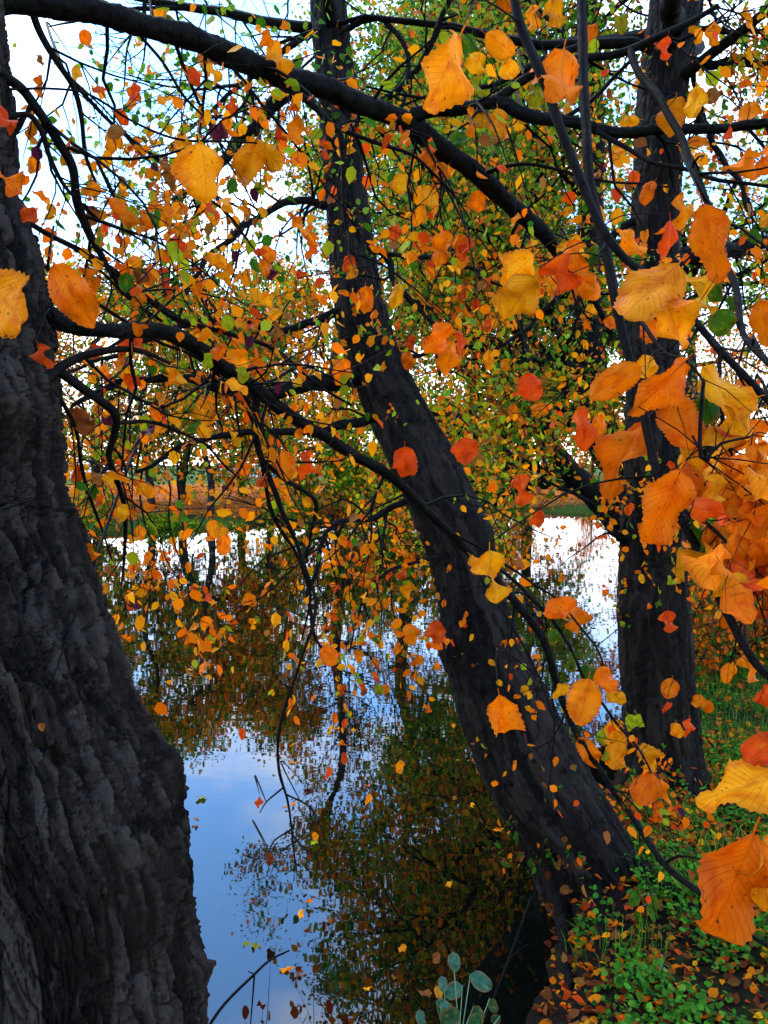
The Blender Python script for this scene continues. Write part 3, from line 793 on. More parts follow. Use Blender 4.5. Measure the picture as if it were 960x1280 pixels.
# ------------------------------------------------------------------ foreground leaves read off the photograph
# base x, base y, tip x, tip y, width, colour   (pixels)
FG = '''575 45 545 135 40 y|600 65 592 90 30 y|590 42 585 70 28 g|607 42 643 68 28 y|705 62 695 140 42 o|665 5 668 40 16 y|690 0 697 38 26 y|636 -12 630 12 30 o
590 110 575 155 22 l|588 98 612 120 14 l|602 132 603 165 26 y|622 135 627 168 24 y|650 145 645 165 18 y|570 165 580 187 28 g|648 82 628 92 18 y|660 100 645 110 20 y|672 108 672 134 20 l
560 150 545 148 14 y|505 166 505 185 15 o|532 183 535 207 20 o|560 207 545 226 22 o|505 218 500 240 22 y|530 232 523 254 18 y|882 103 906 88 22 l|845 122 838 163 30 y|870 108 868 150 28 y|870 170 870 192 28 o
935 128 935 158 28 o|800 150 772 158 18 y|768 182 773 203 20 y|835 45 828 77 14 r|955 188 910 210 18 o|965 195 955 228 16 o|790 213 797 238 16 r|818 226 798 246 10 o|772 222 776 240 14 y|775 20 780 38 12 l|738 32 740 50 14 o|745 48 738 72 16 l
878 255 902 352 46 o|852 240 870 290 18 y|808 317 768 290 22 o|838 275 850 332 20 r|848 282 820 302 10 o|775 260 768 282 16 y|803 282 806 298 14 y|848 330 778 404 58 y 1.0|826 366 855 436 46 y 1.03|852 342 893 392 22 y|880 358 922 382 20 g|912 386 895 421 36 g
720 345 762 372 32 o|712 300 730 345 28 o|750 308 732 332 18 g|950 375 962 432 32 o|815 398 812 432 22 o|742 380 738 396 16 y|765 395 758 414 16 o
668 318 632 357 38 y|668 345 630 407 56 y|672 333 732 347 24 r|698 338 686 366 28 o|696 308 736 322 24 y|560 288 545 332 26 o|572 293 582 328 22 o|587 290 574 332 12 r|600 238 595 266 22 o|540 233 536 262 20 y|530 256 520 286 16 y
535 333 540 352 14 o|580 350 575 376 18 r|592 374 596 388 12 r|580 381 575 406 20 o|500 354 487 384 15 y|495 278 492 304 18 r|562 404 534 443 30 o|565 424 562 469 26 o|515 418 512 438 16 r|508 438 510 463 15 o|612 398 615 417 18 r|630 448 633 466 12 y|610 438 612 464 15 y|570 413 582 450 10 r
802 458 736 496 40 o|862 448 794 522 40 o|800 472 812 446 22 y|842 493 862 562 50 o|896 488 862 536 36 g|878 458 940 544 34 y|806 528 740 607 32 o|725 508 738 562 20 r|752 518 745 547 18 o|826 560 844 574 14 o|866 558 860 591 20 l
850 588 814 684 54 o|840 588 892 642 42 o|880 578 902 612 30 r|888 568 922 582 22 y|956 552 930 622 32 o|945 535 920 560 22 o|925 608 962 642 26 o|930 468 936 502 22 o|884 658 922 712 40 o|924 688 932 752 30 r|866 654 897 692 24 g|876 680 878 738 16 g
952 638 958 692 22 o|905 748 947 802 14 o|782 698 785 714 14 o|800 706 803 718 11 y|815 752 821 767 14 r|835 763 836 792 20 r|612 688 616 757 36 y|588 694 612 716 18 y|640 702 657 720 20 b|722 753 678 766 24 o|714 747 719 792 20 o
690 786 698 807 22 g|722 812 704 838 13 g|726 833 748 851 22 g|624 868 634 920 36 o|690 872 717 862 12 y|750 833 766 866 24 o|736 848 724 907 42 o|758 866 782 876 18 y|763 898 776 938 24 y|785 893 802 917 22 l|776 928 764 962 26 y|798 933 822 962 20 y|745 920 772 926 18 l|724 922 746 957 22 o|765 935 768 958 20 l
840 848 832 873 20 o|830 884 845 891 14 r|845 903 845 924 18 y|862 898 866 926 13 r|875 868 871 886 18 o|888 876 878 892 18 o|918 828 907 856 17 o|936 812 935 856 19 o|962 855 952 905 34 r|975 922 926 955 34 r|985 968 868 1000 52 y|942 1042 898 1190 84 o|985 1045 918 1140 50 y
818 968 794 1003 32 o|826 973 842 1008 12 o|827 1001 819 1028 14 o|-18 352 40 408 62 y 1.02|68 330 112 407 46 o 1.05|100 333 122 358 12 o|30 258 46 276 20 r 1.15|58 284 66 303 26 o|126 282 129 297 16 o|152 413 187 436 20 r|162 380 192 376 13 o|202 333 203 351 16 r|160 322 170 338 20 y|176 322 180 342 14 g
-8 212 27 248 24 o 1.1|-8 128 8 166 18 r 1.1|48 430 66 462 13 r 1.12|88 512 116 542 30 d|196 12 201 36 24 y|208 18 224 46 9 g|94 82 96 106 14 y|105 36 108 58 18 o|164 108 172 122 20 r|338 53 366 86 19 y|248 62 259 80 18 o|250 178 268 250 62 y|322 174 300 227 32 y|220 172 242 196 24 y|328 182 352 212 30 y|358 156 388 170 26 y|262 158 284 175 20 p|347 158 350 181 10 r
434 82 437 100 12 y|436 143 438 158 10 o|410 205 411 218 10 o|424 204 426 217 10 o|312 336 299 358 15 y|334 328 339 353 11 p|328 370 342 402 17 y|302 438 299 477 23 y|457 358 457 391 22 o|374 338 376 352 14 r|432 448 424 482 22 o|354 563 359 602 23 o|389 562 387 607 19 r|305 577 305 596 20 o|264 650 269 674 17 y|283 668 277 694 19 o|254 498 259 532 25 y
506 558 508 602 29 r|514 533 527 552 14 y|534 558 541 573 16 y|588 548 574 578 28 r|658 466 668 502 30 r|679 503 671 523 22 o|639 505 646 526 13 o|649 592 656 632 18 r|614 603 621 619 14 o|676 638 670 660 16 r|404 808 419 832 23 o|548 776 540 810 24 r|508 780 518 806 20 o|500 733 522 744 18 y
302 910 302 926 9 r|412 958 411 978 10 r|337 1064 337 1081 10 d|384 986 384 998 9 p|325 996 324 1010 8 r|392 1040 395 1050 7 y|462 992 461 1008 10 y|500 950 500 968 10 y|430 940 431 955 9 r|104 745 100 760 12 o|668 818 672 830 12 y|652 700 660 712 14 y|48 905 58 914 9 b 1.0|240 790 243 812 16 o|255 770 262 792 16 o|310 740 314 762 16 o'''
def traced_leaf(bx, by, tx, ty, w, col, dd=None):
    ln = math.hypot(tx - bx, ty - by)
    d0 = max(0.62, min(4.2, FPX * 0.082 / ln))
    best = min(SAMPLES, key=lambda s: math.hypot(s[0] - bx, s[1] - by) + 95 * abs(math.log(s[2] / d0)) / 0.35)
    d = best[2]
    if not (0.62 < d / d0 < 1.6): d = d0 * (0.8 if d < d0 else 1.25)
    if dd: d = dd
    d *= rng.uniform(0.97, 1.03)
    base = P(bx, by, d); tip = P(tx, ty, d + rng.uniform(-0.4, 0.4) * ln * d / FPX)
    ax = tip - base
    c = (CL - base).normalized()
    n0 = c - ax.normalized() * c.dot(ax.normalized()); n0.normalize()
    ratio = w / ln / 0.66
    roll = rng.uniform(-0.55, 0.55)
    if ratio < 0.75: roll = rng.choice((-1, 1)) * rng.uniform(0.5, 0.95)
    nn = Matrix.Rotation(roll, 3, ax.normalized()) @ n0
    ws = max(0.55, min(1.55, ratio / max(0.5, math.cos(roll))))
    br = BR[best[6]]
    # stalk twiglet from the branch to the leaf
    a = best[3]; b = base - ax.normalized() * ax.length * 0.13
    L = (b - a).length
    m1 = a.lerp(b, 0.45) + Vector((rng.uniform(-.08, .08) * L, rng.uniform(-.08, .08) * L, 0.10 * L))
    tp, (tr,) = catmull([a, m1, b], [[min(best[4] * .7, 0.0008 + 0.004 * L), 0.0009 + 0.002 * L, 0.0008]], 8)
    br['tubes'].add(tp, tr, 4)
    br.setdefault('leaves', []).append((base, ax, nn, ax.length, jitter(LC[col], 0.20), 2 if ln > 84 else int(ln > 24), ws))
for tok in FG.replace('\n', '|').split('|'):
    a = tok.split()
    traced_leaf(*[float(v) for v in a[:5]], a[5], float(a[6]) if len(a) > 6 else None)

# ------------------------------------------------------------------ growing twigs
def grow(T, tips, p, d, L, r, lvl, rg, grav, wob, sides, nch=(3, 5), spread=(0.5, 1.1), shrink=(0.45, 0.7), leafy=1):
    n = max(4, min(9, int(L / 0.12) + 3))
    pts = [p.copy()]; rad = [r]
    st = L / n
    d = d.normalized(); ds = [d.copy()]
    for i in range(n):
        d = d + Vector((rg.gauss(0, wob), rg.gauss(0, wob), rg.gauss(0, wob) - grav))
        d.normalize()
        p = p + d * st
        pts.append(p.copy()); rad.append(r * (1 - 0.72 * (i + 1) / n)); ds.append(d.copy())
    T.add(pts, rad, sides if r > 0.006 else max(3, sides - 1))
    if lvl <= leafy:
        for i in range(1, n + 1): tips.append((pts[i], ds[i], lvl))
    if lvl > 0:
        for c in range(rg.randint(*nch)):
            i = rg.randint(max(1, n // 4), n)
            dd = ds[i]
            ax = dd.cross(Vector((rg.gauss(0, 1), rg.gauss(0, 1), rg.gauss(0, 1))))
            if ax.length < 1e-4: continue
            nd = Matrix.Rotation(rg.uniform(*spread), 3, ax.normalized()) @ dd
            grow(T, tips, pts[i], nd, L * rg.uniform(*shrink), rad[i] * 0.68, lvl - 1, rg, grav, wob, sides, nch, spread, shrink, leafy)

def leaves_from_tips(tips, per, rg, size, spread, pal, weights, hang=0.7, keep=None, prob=0.9):
    out = []
    for (p, d, l) in tips:
        for k in range(per):
            if rg.random() > prob: continue
            q = p + Vector((rg.gauss(0, spread), rg.gauss(0, spread), rg.gauss(0, spread) - spread * 0.4))
            ax = Vector((rg.gauss(0, .6), rg.gauss(0, .6), rg.gauss(0, .5) - hang)) + d * 0.35
            nn = Vector((rg.gauss(0, 1), rg.gauss(0, 1) - 0.6, rg.gauss(0, 0.8) + 0.3))
            if keep and not keep(q): continue
            out.append((q, ax, nn, size * rg.uniform(0.65, 1.25), jitter(LC[rg.choices(pal, weights)[0]], 0.2, rg)))
    return out

AUTO = {'L': [], 'M': [], 'R': []}     # leaves grown on the traced limbs
rg = random.Random(21)
def side_shoots(bn, n, L, lvl, grav, t0=0.25, per=1, pal='oylrg', wts=(5, 5, 2, 1.2, .6), size=0.07, spread=0.03, wob=0.16, keep=None, prob=0.9):
    b = BR[bn]; m = len(b['pts'])
    tips = []
    for k in range(n):
        i = min(m - 2, int(m * (t0 + (1 - t0) * rg.random())))
        d = b['pts'][i + 1] - b['pts'][i]
        sd_ = d.normalized().cross(Vector((rg.gauss(0, 1), rg.gauss(0, 1), rg.gauss(0, 1)))).normalized()
        grow(b['tubes'], tips, b['pts'][i], d.normalized() * 0.6 + sd_ + Vector((0, 0, -0.15)), L * rg.uniform(0.5, 1.2), min(b['rad'][i] * 0.5, 0.004 + 0.002 * lvl), lvl, rg, grav, wob, 4, (2, 4))
    for lf in leaves_from_tips(tips, per, rg, size, spread, list(pal), wts, keep=keep, prob=prob):
        AUTO[b['tree']].append((bn,) + lf)

def far_enough(dmin, xr=None):
    def f(q):
        a = project(q)
        return a[2] > dmin
    return f
ok = far_enough(1.35)
for bn, n, L in (('L1', 30, 0.55), ('L1b', 14, 0.4), ('L1c', 6, 0.4), ('L2', 22, 0.5), ('L3', 3, 0.3), ('L3b', 8, 0.35), ('L3c', 5, 0.3), ('L4', 9, 0.4), ('L4b', 14, 0.45), ('L4c', 8, 0.35), ('L4d', 12, 0.4), ('L4e', 8, 0.35), ('L4f', 8, 0.35),
                 ('L5', 9, 0.4), ('L5b', 6, 0.35), ('L5c', 4, 0.3), ('L6', 3, 0.3), ('L6b', 2, 0.3), ('L8', 5, 0.25), ('L1d', 4, 0.35), ('L1f', 4, 0.3), ('L1g', 4, 0.3), ('L1h', 4, 0.3)):
    side_shoots(bn, n, L, 1, 0.05, 0.2, 1, 'oylrgpb', (4, 4, 1.5, 1.2, 0.6, 0.4, 0.8), 0.040, 0.006, 0.2, ok, 0.36)
for bn, n, L in (('M1', 26, 0.9), ('M2', 22, 0.8), ('M4', 8, 0.6), ('M4b', 7, 0.6), ('M9', 7, 0.6), ('M10', 9, 0.6)):
    side_shoots(bn, n, L, 2, 0.03, 0.15, 1, 'oylrgbm', (2, 3, 3, .6, 2.5, 1.5, 3), 0.040, 0.010, 0.2, None, 0.6)
for bn, n, L in (('M3', 14, 0.6), ('M5', 14, 0.7), ('M8', 4, 0.4), ('M6', 10, 0.6), ('M7', 6, 0.5)):
    side_shoots(bn, n, L, 2, 0.10, 0.1, 1, 'oylrg', (6, 6, 1.5, 1.2, .4), 0.050, 0.010, 0.2, None, 0.30)
for bn, n, L in (('R6', 8, 0.6), ('R7', 6, 0.5), ('R8', 10, 0.8), ('R9', 12, 0.7), ('R10', 7, 0.6), ('R11', 8, 0.6), ('R12', 10, 0.6)):
    side_shoots(bn, n, L, 2, 0.06, 0.15, 1, 'oylrg', (5, 5, 2, 1.5, 1), 0.050, 0.010, 0.2, None, 0.55)
for bn in ('R2', 'R3', 'R2b', 'R2c', 'R2d', 'R3b', 'L1e', 'R5'):
    side_shoots(bn, 5, 0.16, 0, 0.05, 0.3, 1, 'oylr', (6, 4, 1, 1), 0.06, 0.015, 0.2, lambda q: False)
# right-hand curtain of orange leaves between the shoots and the upright tree
for bn, n in (('R3b', 10), ('R2b', 10), ('L1e', 6), ('R2d', 5)):
    side_shoots(bn, n, 0.30, 1, 0.05, 0.3, 1, 'oyr', (7, 3, 1.5), 0.06, 0.02, 0.2, lambda q: project(q)[0] > 870 and 480 < project(q)[1] < 740)

# drooping sprays over the water, hung from the low limbs of the leaning tree
def droop(bn, x0, y1, x1, ww):
    s = min((s for s in SAMPLES if s[6] == bn), key=lambda s: abs(s[0] - x0))
    b = BR[bn]
    d1 = s[2] * rg.uniform(0.9, 1.0)
    k = 6
    pxy = [(s[0] + (x1 - s[0]) * (i / k) ** 1.2 + rg.uniform(-7, 7), s[1] + (y1 - s[1]) * (i / k), s[2] + (d1 - s[2]) * i / k) for i in range(k + 1)]
    pts = [s[3].copy()] + [P(*q) for q in pxy[1:]]
    rad = [0.006 * (1 - 0.75 * i / k) for i in range(k + 1)]
    cp, (cr,) = catmull(pts, [rad], 18)
    b['tubes'].add(cp, cr, 4)
    tips = [(cp[i], (cp[i] - cp[i - 1]).normalized(), 0) for i in range(6, 18)]
    for j in range(7):
        i = rg.randint(4, 16)
        dd = Vector((rg.gauss(0, 1), rg.gauss(0, 1), rg.gauss(-.3, .5))).normalized()
        grow(b['tubes'], tips, cp[i], dd, rg.uniform(0.12, 0.4), 0.0025, 0, rg, 0.12, 0.2, 3)
    for lf in leaves_from_tips(tips, 1, rg, 0.050, 0.010, list('oyrlbg'), (6, 5, 2.2, 1.2, .6, .5), prob=0.55):
        AUTO['M'].append((bn,) + lf)
for bn, x0, y1, x1 in (('M3', 100, 640, 95), ('M3', 130, 690, 140), ('M3', 160, 720, 170), ('M8', 180, 740, 200), ('M8', 200, 800, 245), ('M8', 220, 820, 250), 
                       ('M5', 220, 540, 200), ('M6', 400, 820, 415), ('M6', 420, 760, 440), ('M6', 450, 740, 470), ('M6', 470, 790, 500),
                       ('M7', 480, 830, 520), ('M7', 460, 860, 450), ('M5', 130, 560, 120), ('M5', 400, 520, 420), ('M6', 480, 700, 520), ('M3', 90, 600, 75)):
    droop(bn, x0, y1, x1, 0)

# crowns of the two pond-side trees (mostly above the picture; they show in the water)
def crown(key, C, zlo, n, L, seed, pal, wts, size, per=1, spread=0.06, keep=None):
    rg2 = random.Random(seed)
    tips = []; tr = TREES[key]
    idx = [i for i in range(len(C)) if C[i][2] > zlo]
    for k in range(n):
        i = idx[int(len(idx) * (k + rg2.random()) / n * 0.98)]
        p = Vector(C[i])
        a = rg2.uniform(0, 6.283)
        d = Vector((math.cos(a), math.sin(a), rg2.uniform(0.1, 0.8)))
        T = Tubes()
        t1 = []
        grow(T, t1, p, d, L * rg2.uniform(0.6, 1.1), 0.045 * (1 - 0.6 * k / n), 3, rg2, 0.01, 0.14, 4, (3, 5))
        link('branch', T.mesh('branch', M_LIMB), tr['root'])
        tips += t1
    lf = leaves_from_tips(tips, per, rg2, size, spread, list(pal), wts, keep=keep)
    return lf
def mass_from(name, lf, root, mat=M_FOL):
    if not lf: return
    pos = np.array([tuple(l[0]) for l in lf]); ax = np.array([tuple(l[1]) for l in lf]); nn = np.array([tuple(l[2]) for l in lf])
    sz = np.array([l[3] for l in lf]); cc = np.array([l[4][:3] for l in lf])
    link(name, leaf_mass(name, pos, ax, nn, sz, cc, mat), root, 'stuff')

cl_M = crown('M', CMN, 4.6, 13, 2.3, 5, 'oylgm', (1, 1.5, 3, 5, 4), 0.06, 1, 0.05, lambda q: project(q)[2] > 2.4 and q.x > -1.0)
cl_R = crown('R', CRN, 4.2, 14, 2.3, 6, 'oylgm', (1, 1.5, 3, 5, 4), 0.06, 1, 0.05, far_enough(2.4))
cl_L = crown('L', CLN, 4.0, 6, 1.6, 8, 'oylg', (3, 5, 4, 2), 0.07, 1, 0.04, lambda q: project(q)[2] > 1.6 or q.z > 4.2)

# short leafy shoots on the two trunks
SHOOT = {'M': [], 'R': []}
for key, C, rr_, nsh in (('M', CMN, 0.17, 22), ('R', CRN, 0.16, 16)):
    rs = random.Random(77)
    idx = [i for i in range(len(C)) if 0.5 < C[i][2] < 4.6]
    for k in range(nsh):
        i = rs.choice(idx); c = Vector(C[i])
        out = (CL - c); out.z = 0; out.normalize()
        out = Matrix.Rotation(rs.uniform(-1.3, 1.3), 3, 'Z') @ out
        T = Tubes(); t1 = []
        grow(T, t1, c + out * rr_ * (0.75 if C[i][2] < 2.6 else 0.5), out + Vector((0, 0, rs.uniform(-.5, .5))), rs.uniform(0.10, 0.30), 0.0025, 1, rs, 0.08, 0.25, 3, (1, 3))
        link('shoot', T.mesh('shoot', M_TWIG), TREES[key]['root'])
        SHOOT[key] += leaves_from_tips(t1, 1, rs, 0.034, 0.012, list('oylgrb'), (3, 4, 4, 2, 1, 2), prob=0.5)

# build the traced branches and hang the leaves on them (largest 300 per tree singly)
NAMES = {'L': rootL, 'M': rootM, 'R': rootR}
for key, root in NAMES.items():
    singles = []
    for bn, b in BR.items():
        if b['tree'] != key: continue
        b['obj'] = link('branch', b['tubes'].mesh('branch', b['mat']), root)
        for lf in b.get('leaves', []): singles.append((bn,) + lf)
    auto = []
    for a in AUTO[key]:
        q = project(a[1])
        vis = q[2] > 0.3 and -20 < q[0] < 980 and -20 < q[1] < 1300
        auto.append((a[4] / q[2] if vis else 0.0, a))
    auto.sort(key=lambda t: -t[0])
    room = max(0, 300 - len(singles))
    for lf in singles:
        put_leaf(lf[1], lf[2], lf[3], lf[4], lf[5], BR[lf[0]]['obj'], lf[6], lf[7])
    for sc_, a in auto[:room]:
        put_leaf(a[1], a[2], a[3], a[4], a[5], BR[a[0]]['obj'], False, rng.uniform(0.85, 1.15))
    rest = [a[1:] for s_, a in auto[room:]]
    mass_from('foliage', rest + SHOOT.get(key, []) + {'L': cl_L, 'M': cl_M, 'R': cl_R}[key], root)

# ------------------------------------------------------------------ trees farther off
def leaf_cloud(tips, n, spread, size, pal, wts, hang=0.5, jit=0.22):
    tp = np.array([tuple(t[0]) for t in tips])
    idx = nrng.integers(0, len(tp), n)
    pos = tp[idx] + nrng.normal(0, spread, (n, 3))
    ax = nrng.normal(0, 0.7, (n, 3)); ax[:, 2] -= hang
    nn = nrng.normal(0, 1, (n, 3)); nn[:, 2] += 0.4
    sz = size * nrng.uniform(0.6, 1.3, n)
    cc = palette(n, list(pal), wts, jit)
    # neighbouring twigs turn together
    tint = 0.80 + 0.5 * (pnoise(pos * 0.9) + 0.5)[:, None] * np.array([[1.0, 0.8, 0.8]])
    return pos, ax, nn, sz, np.clip(cc * np.clip(tint, .55, 1.3), 0, .9)

def tree(name, label, base, pts, rad, limbs, L, pal, wts, nleaf, size, spread, seed, zlo=0.4, up=0.45, sides=5, group=None, lvl=2, grav=0.0, grp_side=None, mat=M_FARBARK, reach=None, keep=None, nch=(4, 6)):
    rg3 = random.Random(seed)
    e = empty(name, base, label, 'tree', group)
    cp, (cr,) = catmull(pts, [rad], 26)
    T = Tubes(); T.add(cp, [r_ * (1 + 0.12 * rg3.gauss(0, .5)) for r_ in cr], 9)
    link('trunk', T.mesh('trunk', mat), e)
    tips = []
    for k in range(limbs):
        t = zlo + (1 - zlo) * (k + rg3.random()) / limbs
        i = min(25, int(t * 25))
        a = rg3.uniform(0, 6.283) if grp_side is None else grp_side + rg3.gauss(0, 1.0)
        d = Vector((math.cos(a), math.sin(a), up * rg3.uniform(0.3, 1.6)))
        T = Tubes()
        Lk = L * rg3.uniform(0.7, 1.15) * (1.05 - 0.5 * (k / limbs) ** 2)
        grow(T, tips, cp[i], d, Lk, cr[i] * 0.5, lvl, rg3, grav, 0.15, sides, nch)
        link('branch', T.mesh('branch', mat), e)
    pos, ax, nn, sz, cc = leaf_cloud(tips, nleaf, spread, size, pal, wts)
    if keep is not None:
        m = keep(pos); pos, ax, nn, sz, cc = pos[m], ax[m], nn[m], sz[m], cc[m]
    link('crown', leaf_mass('crown', pos, ax, nn, sz, cc, M_FOL, None, 0.34 if base.y < 12 else 0.40, False, base.y > 12), e, 'stuff')
    return e

def stem_line(rows):
    return px_line(rows)
# crooked tree behind the upright one, leaning over the water
p_, r_ = px_line([(835, 745, 8.6, 50), (812, 700, 8.6, 44), (790, 665, 8.5, 38), (745, 620, 8.4, 32), (700, 575, 8.3, 28), (672, 520, 8.2, 24), (655, 450, 8.2, 20), (640, 370, 8.2, 15), (620, 260, 8.3, 9)])
tree('crooked_tree', 'crooked dark tree bending low over water behind the upright tree', Vector((p_[0].x, p_[0].y, gz(p_[0].x, p_[0].y))), p_, r_, 13, 1.9,
     ('y', 'l', 'o', 'b', 'g'), (3, 4, 1.2, 3, 3.5), 15000, 0.06, 0.13, 31, 0.3, 0.25, 5, None, 2, 0.03, math.pi, M_LIMB)
p_, r_ = px_line([(870, 700, 10.2, 54), (830, 640, 10.2, 48), (760, 560, 10.0, 44), (738, 470, 9.8, 42), (735, 380, 9.8, 38), (738, 280, 9.8, 30), (745, 150, 9.9, 22), (740, 0, 10.0, 14), (735, -160, 10, 7)])
tree('pond_tree', 'forked dark tree leaning from far side of grassy bank, olive-yellow leaves', Vector((p_[0].x, p_[0].y, gz(p_[0].x, p_[0].y))), p_, r_, 15, 2.6,
     ('l', 'y', 'g', 'b', 'm'), (3, 2.5, 4, 3, 3), 26000, 0.068, 0.16, 32, 0.3, 0.4, 5, None, 2, 0.0, math.pi, M_LIMB)
p_, r_ = px_line([(905, 690, 14, 46), (880, 600, 14, 42), (800, 470, 14, 36), (690, 350, 13.8, 30), (610, 320, 13.5, 28), (600, 200, 13.5, 22), (596, 60, 13.5, 14), (590, -100, 13.5, 7)])
p_ = [Vector((6.3, 14, 0.3)), Vector((5.9, 14, 2.2)), Vector((4.9, 13.9, 4.0)), Vector((3.6, 13.7, 5.2)), Vector((2.6, 13.5, 6.6)), Vector((2.2, 13.4, 8.5)), Vector((2.0, 13.4, 11.0))]
tree('pond_tree', 'tall thin-limbed tree with sparse green leaves, arching far over the water', Vector((6.3, 14, gz(6.3, 14))), p_, [0.3, 0.27, 0.24, 0.2, 0.16, 0.1, 0.04], 18, 3.2,
     ('l', 'g', 'm', 'b'), (3, 6, 5, 1.5), 42000, 0.085, 0.22, 33, 0.25, 0.4, 5, None, 2, 0.0, math.pi, M_LIMB)

# park trees on the far bank
FAR = [  # photo x, distance, height, crown base, crown length, trunk radius, palette, label, leaves
    (40, 34, 10.5, 1.7, 2.9, .20, 'yogm', (4, 1, 4, 3), 'golden park tree on far bank half hidden by furrowed trunk', 7000),
    (120, 30, 9.5, 1.7, 2.6, .18, 'yogm', (4, 2, 4, 2), 'yellow-orange park tree on far bank, near white car', 7000),
    (190, 27, 8.2, 1.7, 2.2, .13, 'ylmg', (4, 2, 2, 4), 'slim bare-stemmed park tree with golden crown at far water edge', 6500),
    (228, 31, 9.0, 1.7, 2.3, .16, 'lymg', (3, 2, 3, 5), 'slim far-bank tree with yellow-green crown', 6500),
    (262, 26, 7.6, 1.7, 2.0, .12, 'yogmr', (4, 3, 4, 2, 1), 'slim far-bank tree with orange-gold crown', 6500),
    (303, 34, 9.8, 1.7, 2.6, .17, 'lgm', (3, 5, 3), 'slim far-bank tree with lime green crown', 7000),
    (338, 27, 8.0, 1.7, 2.1, .12, 'oymg', (3, 3, 2, 4), 'slim far-bank tree with amber crown', 6500),
    (362, 38, 11.5, 1.7, 3.0, .2, 'lyg', (4, 3, 3), 'park tree with pale green crown standing back on the lawn', 7500),
    (425, 33, 17, 1.0, 4.2, .28, 'ylgo', (4, 4, 5, 1), 'tall golden-green park tree directly behind the leaning trunk', 13000),
    (505, 36, 25, 1.0, 5.4, .34, 'lgmy', (3, 4, 6, 1), 'tall light green park tree beyond the far bank', 26000),
    (585, 38, 25, 1.0, 5.4, .34, 'glmb', (6, 3, 4, 2), 'tall olive green park tree beyond the far bank', 26000),
    (660, 42, 20, 1.0, 4.8, .28, 'yolb', (4, 3, 3, 2), 'broad amber and olive park tree above bright water gap', 11000),
    (860, 40, 19, 1.0, 5.0, .3, 'oylg', (4, 4, 2, 2), 'broad orange park tree behind the upright tree', 9000),
    (985, 34, 18, 1.0, 5.0, .3, 'glyo', (4, 3, 3, 2), 'large green and gold tree rising above the rusty bank bushes', 9000),
    (-60, 30, 11, 1.7, 3.4, .25, 'oyl', (4, 4, 2), 'orange park tree hidden mostly behind the furrowed trunk', 5000),
]
for k, (px, dist, hgt, cb, L, tr_, pal, wts, lab, nl) in enumerate(FAR):
    x = (px - 480) / FPX * dist; y = dist
    z0 = gz(x, y)
    rgf = random.Random(400 + k)
    pts = [Vector((x + rgf.gauss(0, .12) * i, y + rgf.gauss(0, .12) * i, z0 - 0.1 + (hgt - z0) * i / 6)) for i in range(7)]
    tree('park_tree', lab, Vector((x, y, z0)), pts, [tr_ * (1.15 - 0.16 * i) for i in range(7)], 14, L, list(pal), wts, nl, 0.15 if hgt < 20 else 0.20, 0.32, 500 + k, max(0.1, (cb - z0) / (hgt - z0)), 0.55, 4, 'park trees on the far bank', 2, 0.0, None, M_FARBARK, None, None, (3, 5))

# distant trees closing the park
DIST = [(-90, 95, 8, 'y'), (30, 88, 7.5, 'l'), (95, 100, 8, 'o'), (420, 92, 9, 'y'), (500, 98, 11, 'l'), (575, 90, 10, 'g'), (650, 96, 10, 'y'), (740, 90, 9, 'o'), (820, 95, 11, 'l'), (900, 92, 10, 'y'), (990, 90, 11, 'g')]
dl = ['yellow', 'lime', 'orange', 'yellow', 'lime', 'green', 'yellow', 'orange', 'lime', 'yellow', 'green', 'lime', 'green', 'yellow']
for k, (px, dist, hgt, c) in enumerate(DIST):
    x = (px - 480) / FPX * dist
    z0 = gz(x, dist)
    pts = [Vector((x, dist, z0 - .1 + hgt * 0.9 * i / 4)) for i in range(5)]
    nm = {'y': 'yellow', 'l': 'lime', 'o': 'orange', 'g': 'green'}[c]
    tree('distant_tree', 'distant low-crowned %s tree closing the lawn' % nm, Vector((x, dist, z0)), pts, [.2, .18, .14, .1, .04], 9, 3.4, [c, 'l', 'b'], (6, 2, 1), 2200, 0.30, 0.55, 700 + k, 0.12, 0.4, 3, 'distant trees beyond the lawn', 1, 0, None, M_FARBARK)

# ------------------------------------------------------------------ shrubs
def shrub(label, x, y, h, w, pal, wts, n, size, seed, group):
    rg4 = random.Random(seed)
    z0 = gz(x, y)
    e = empty('shrub', Vector((x, y, z0)), label, 'shrub', group)
    tips = []
    for k in range(9):
        a = rg4.uniform(0, 6.283)
        T = Tubes()
        grow(T, tips, Vector((x + rg4.gauss(0, w * .1), y + rg4.gauss(0, w * .1), z0 - 0.03)), Vector((math.cos(a) * w, math.sin(a) * w, h)), h * rg4.uniform(0.7, 1.1), 0.012 if h > 0.5 else 0.004, 2, rg4, 0.02, 0.16, 4, (3, 4))
        link('stem', T.mesh('stem', M_TWIG), e)
    pos, ax, nn, sz, cc = leaf_cloud(tips, n, size * 0.9, size, pal, wts)
    pos[:, 2] = np.maximum(pos[:, 2], z0 + 0.02)
    link('foliage', leaf_mass('foliage', pos, ax, nn, sz, cc, M_FOL, None, 0.34 if y < 12 else 0.40, False, y > 12), e, 'stuff')
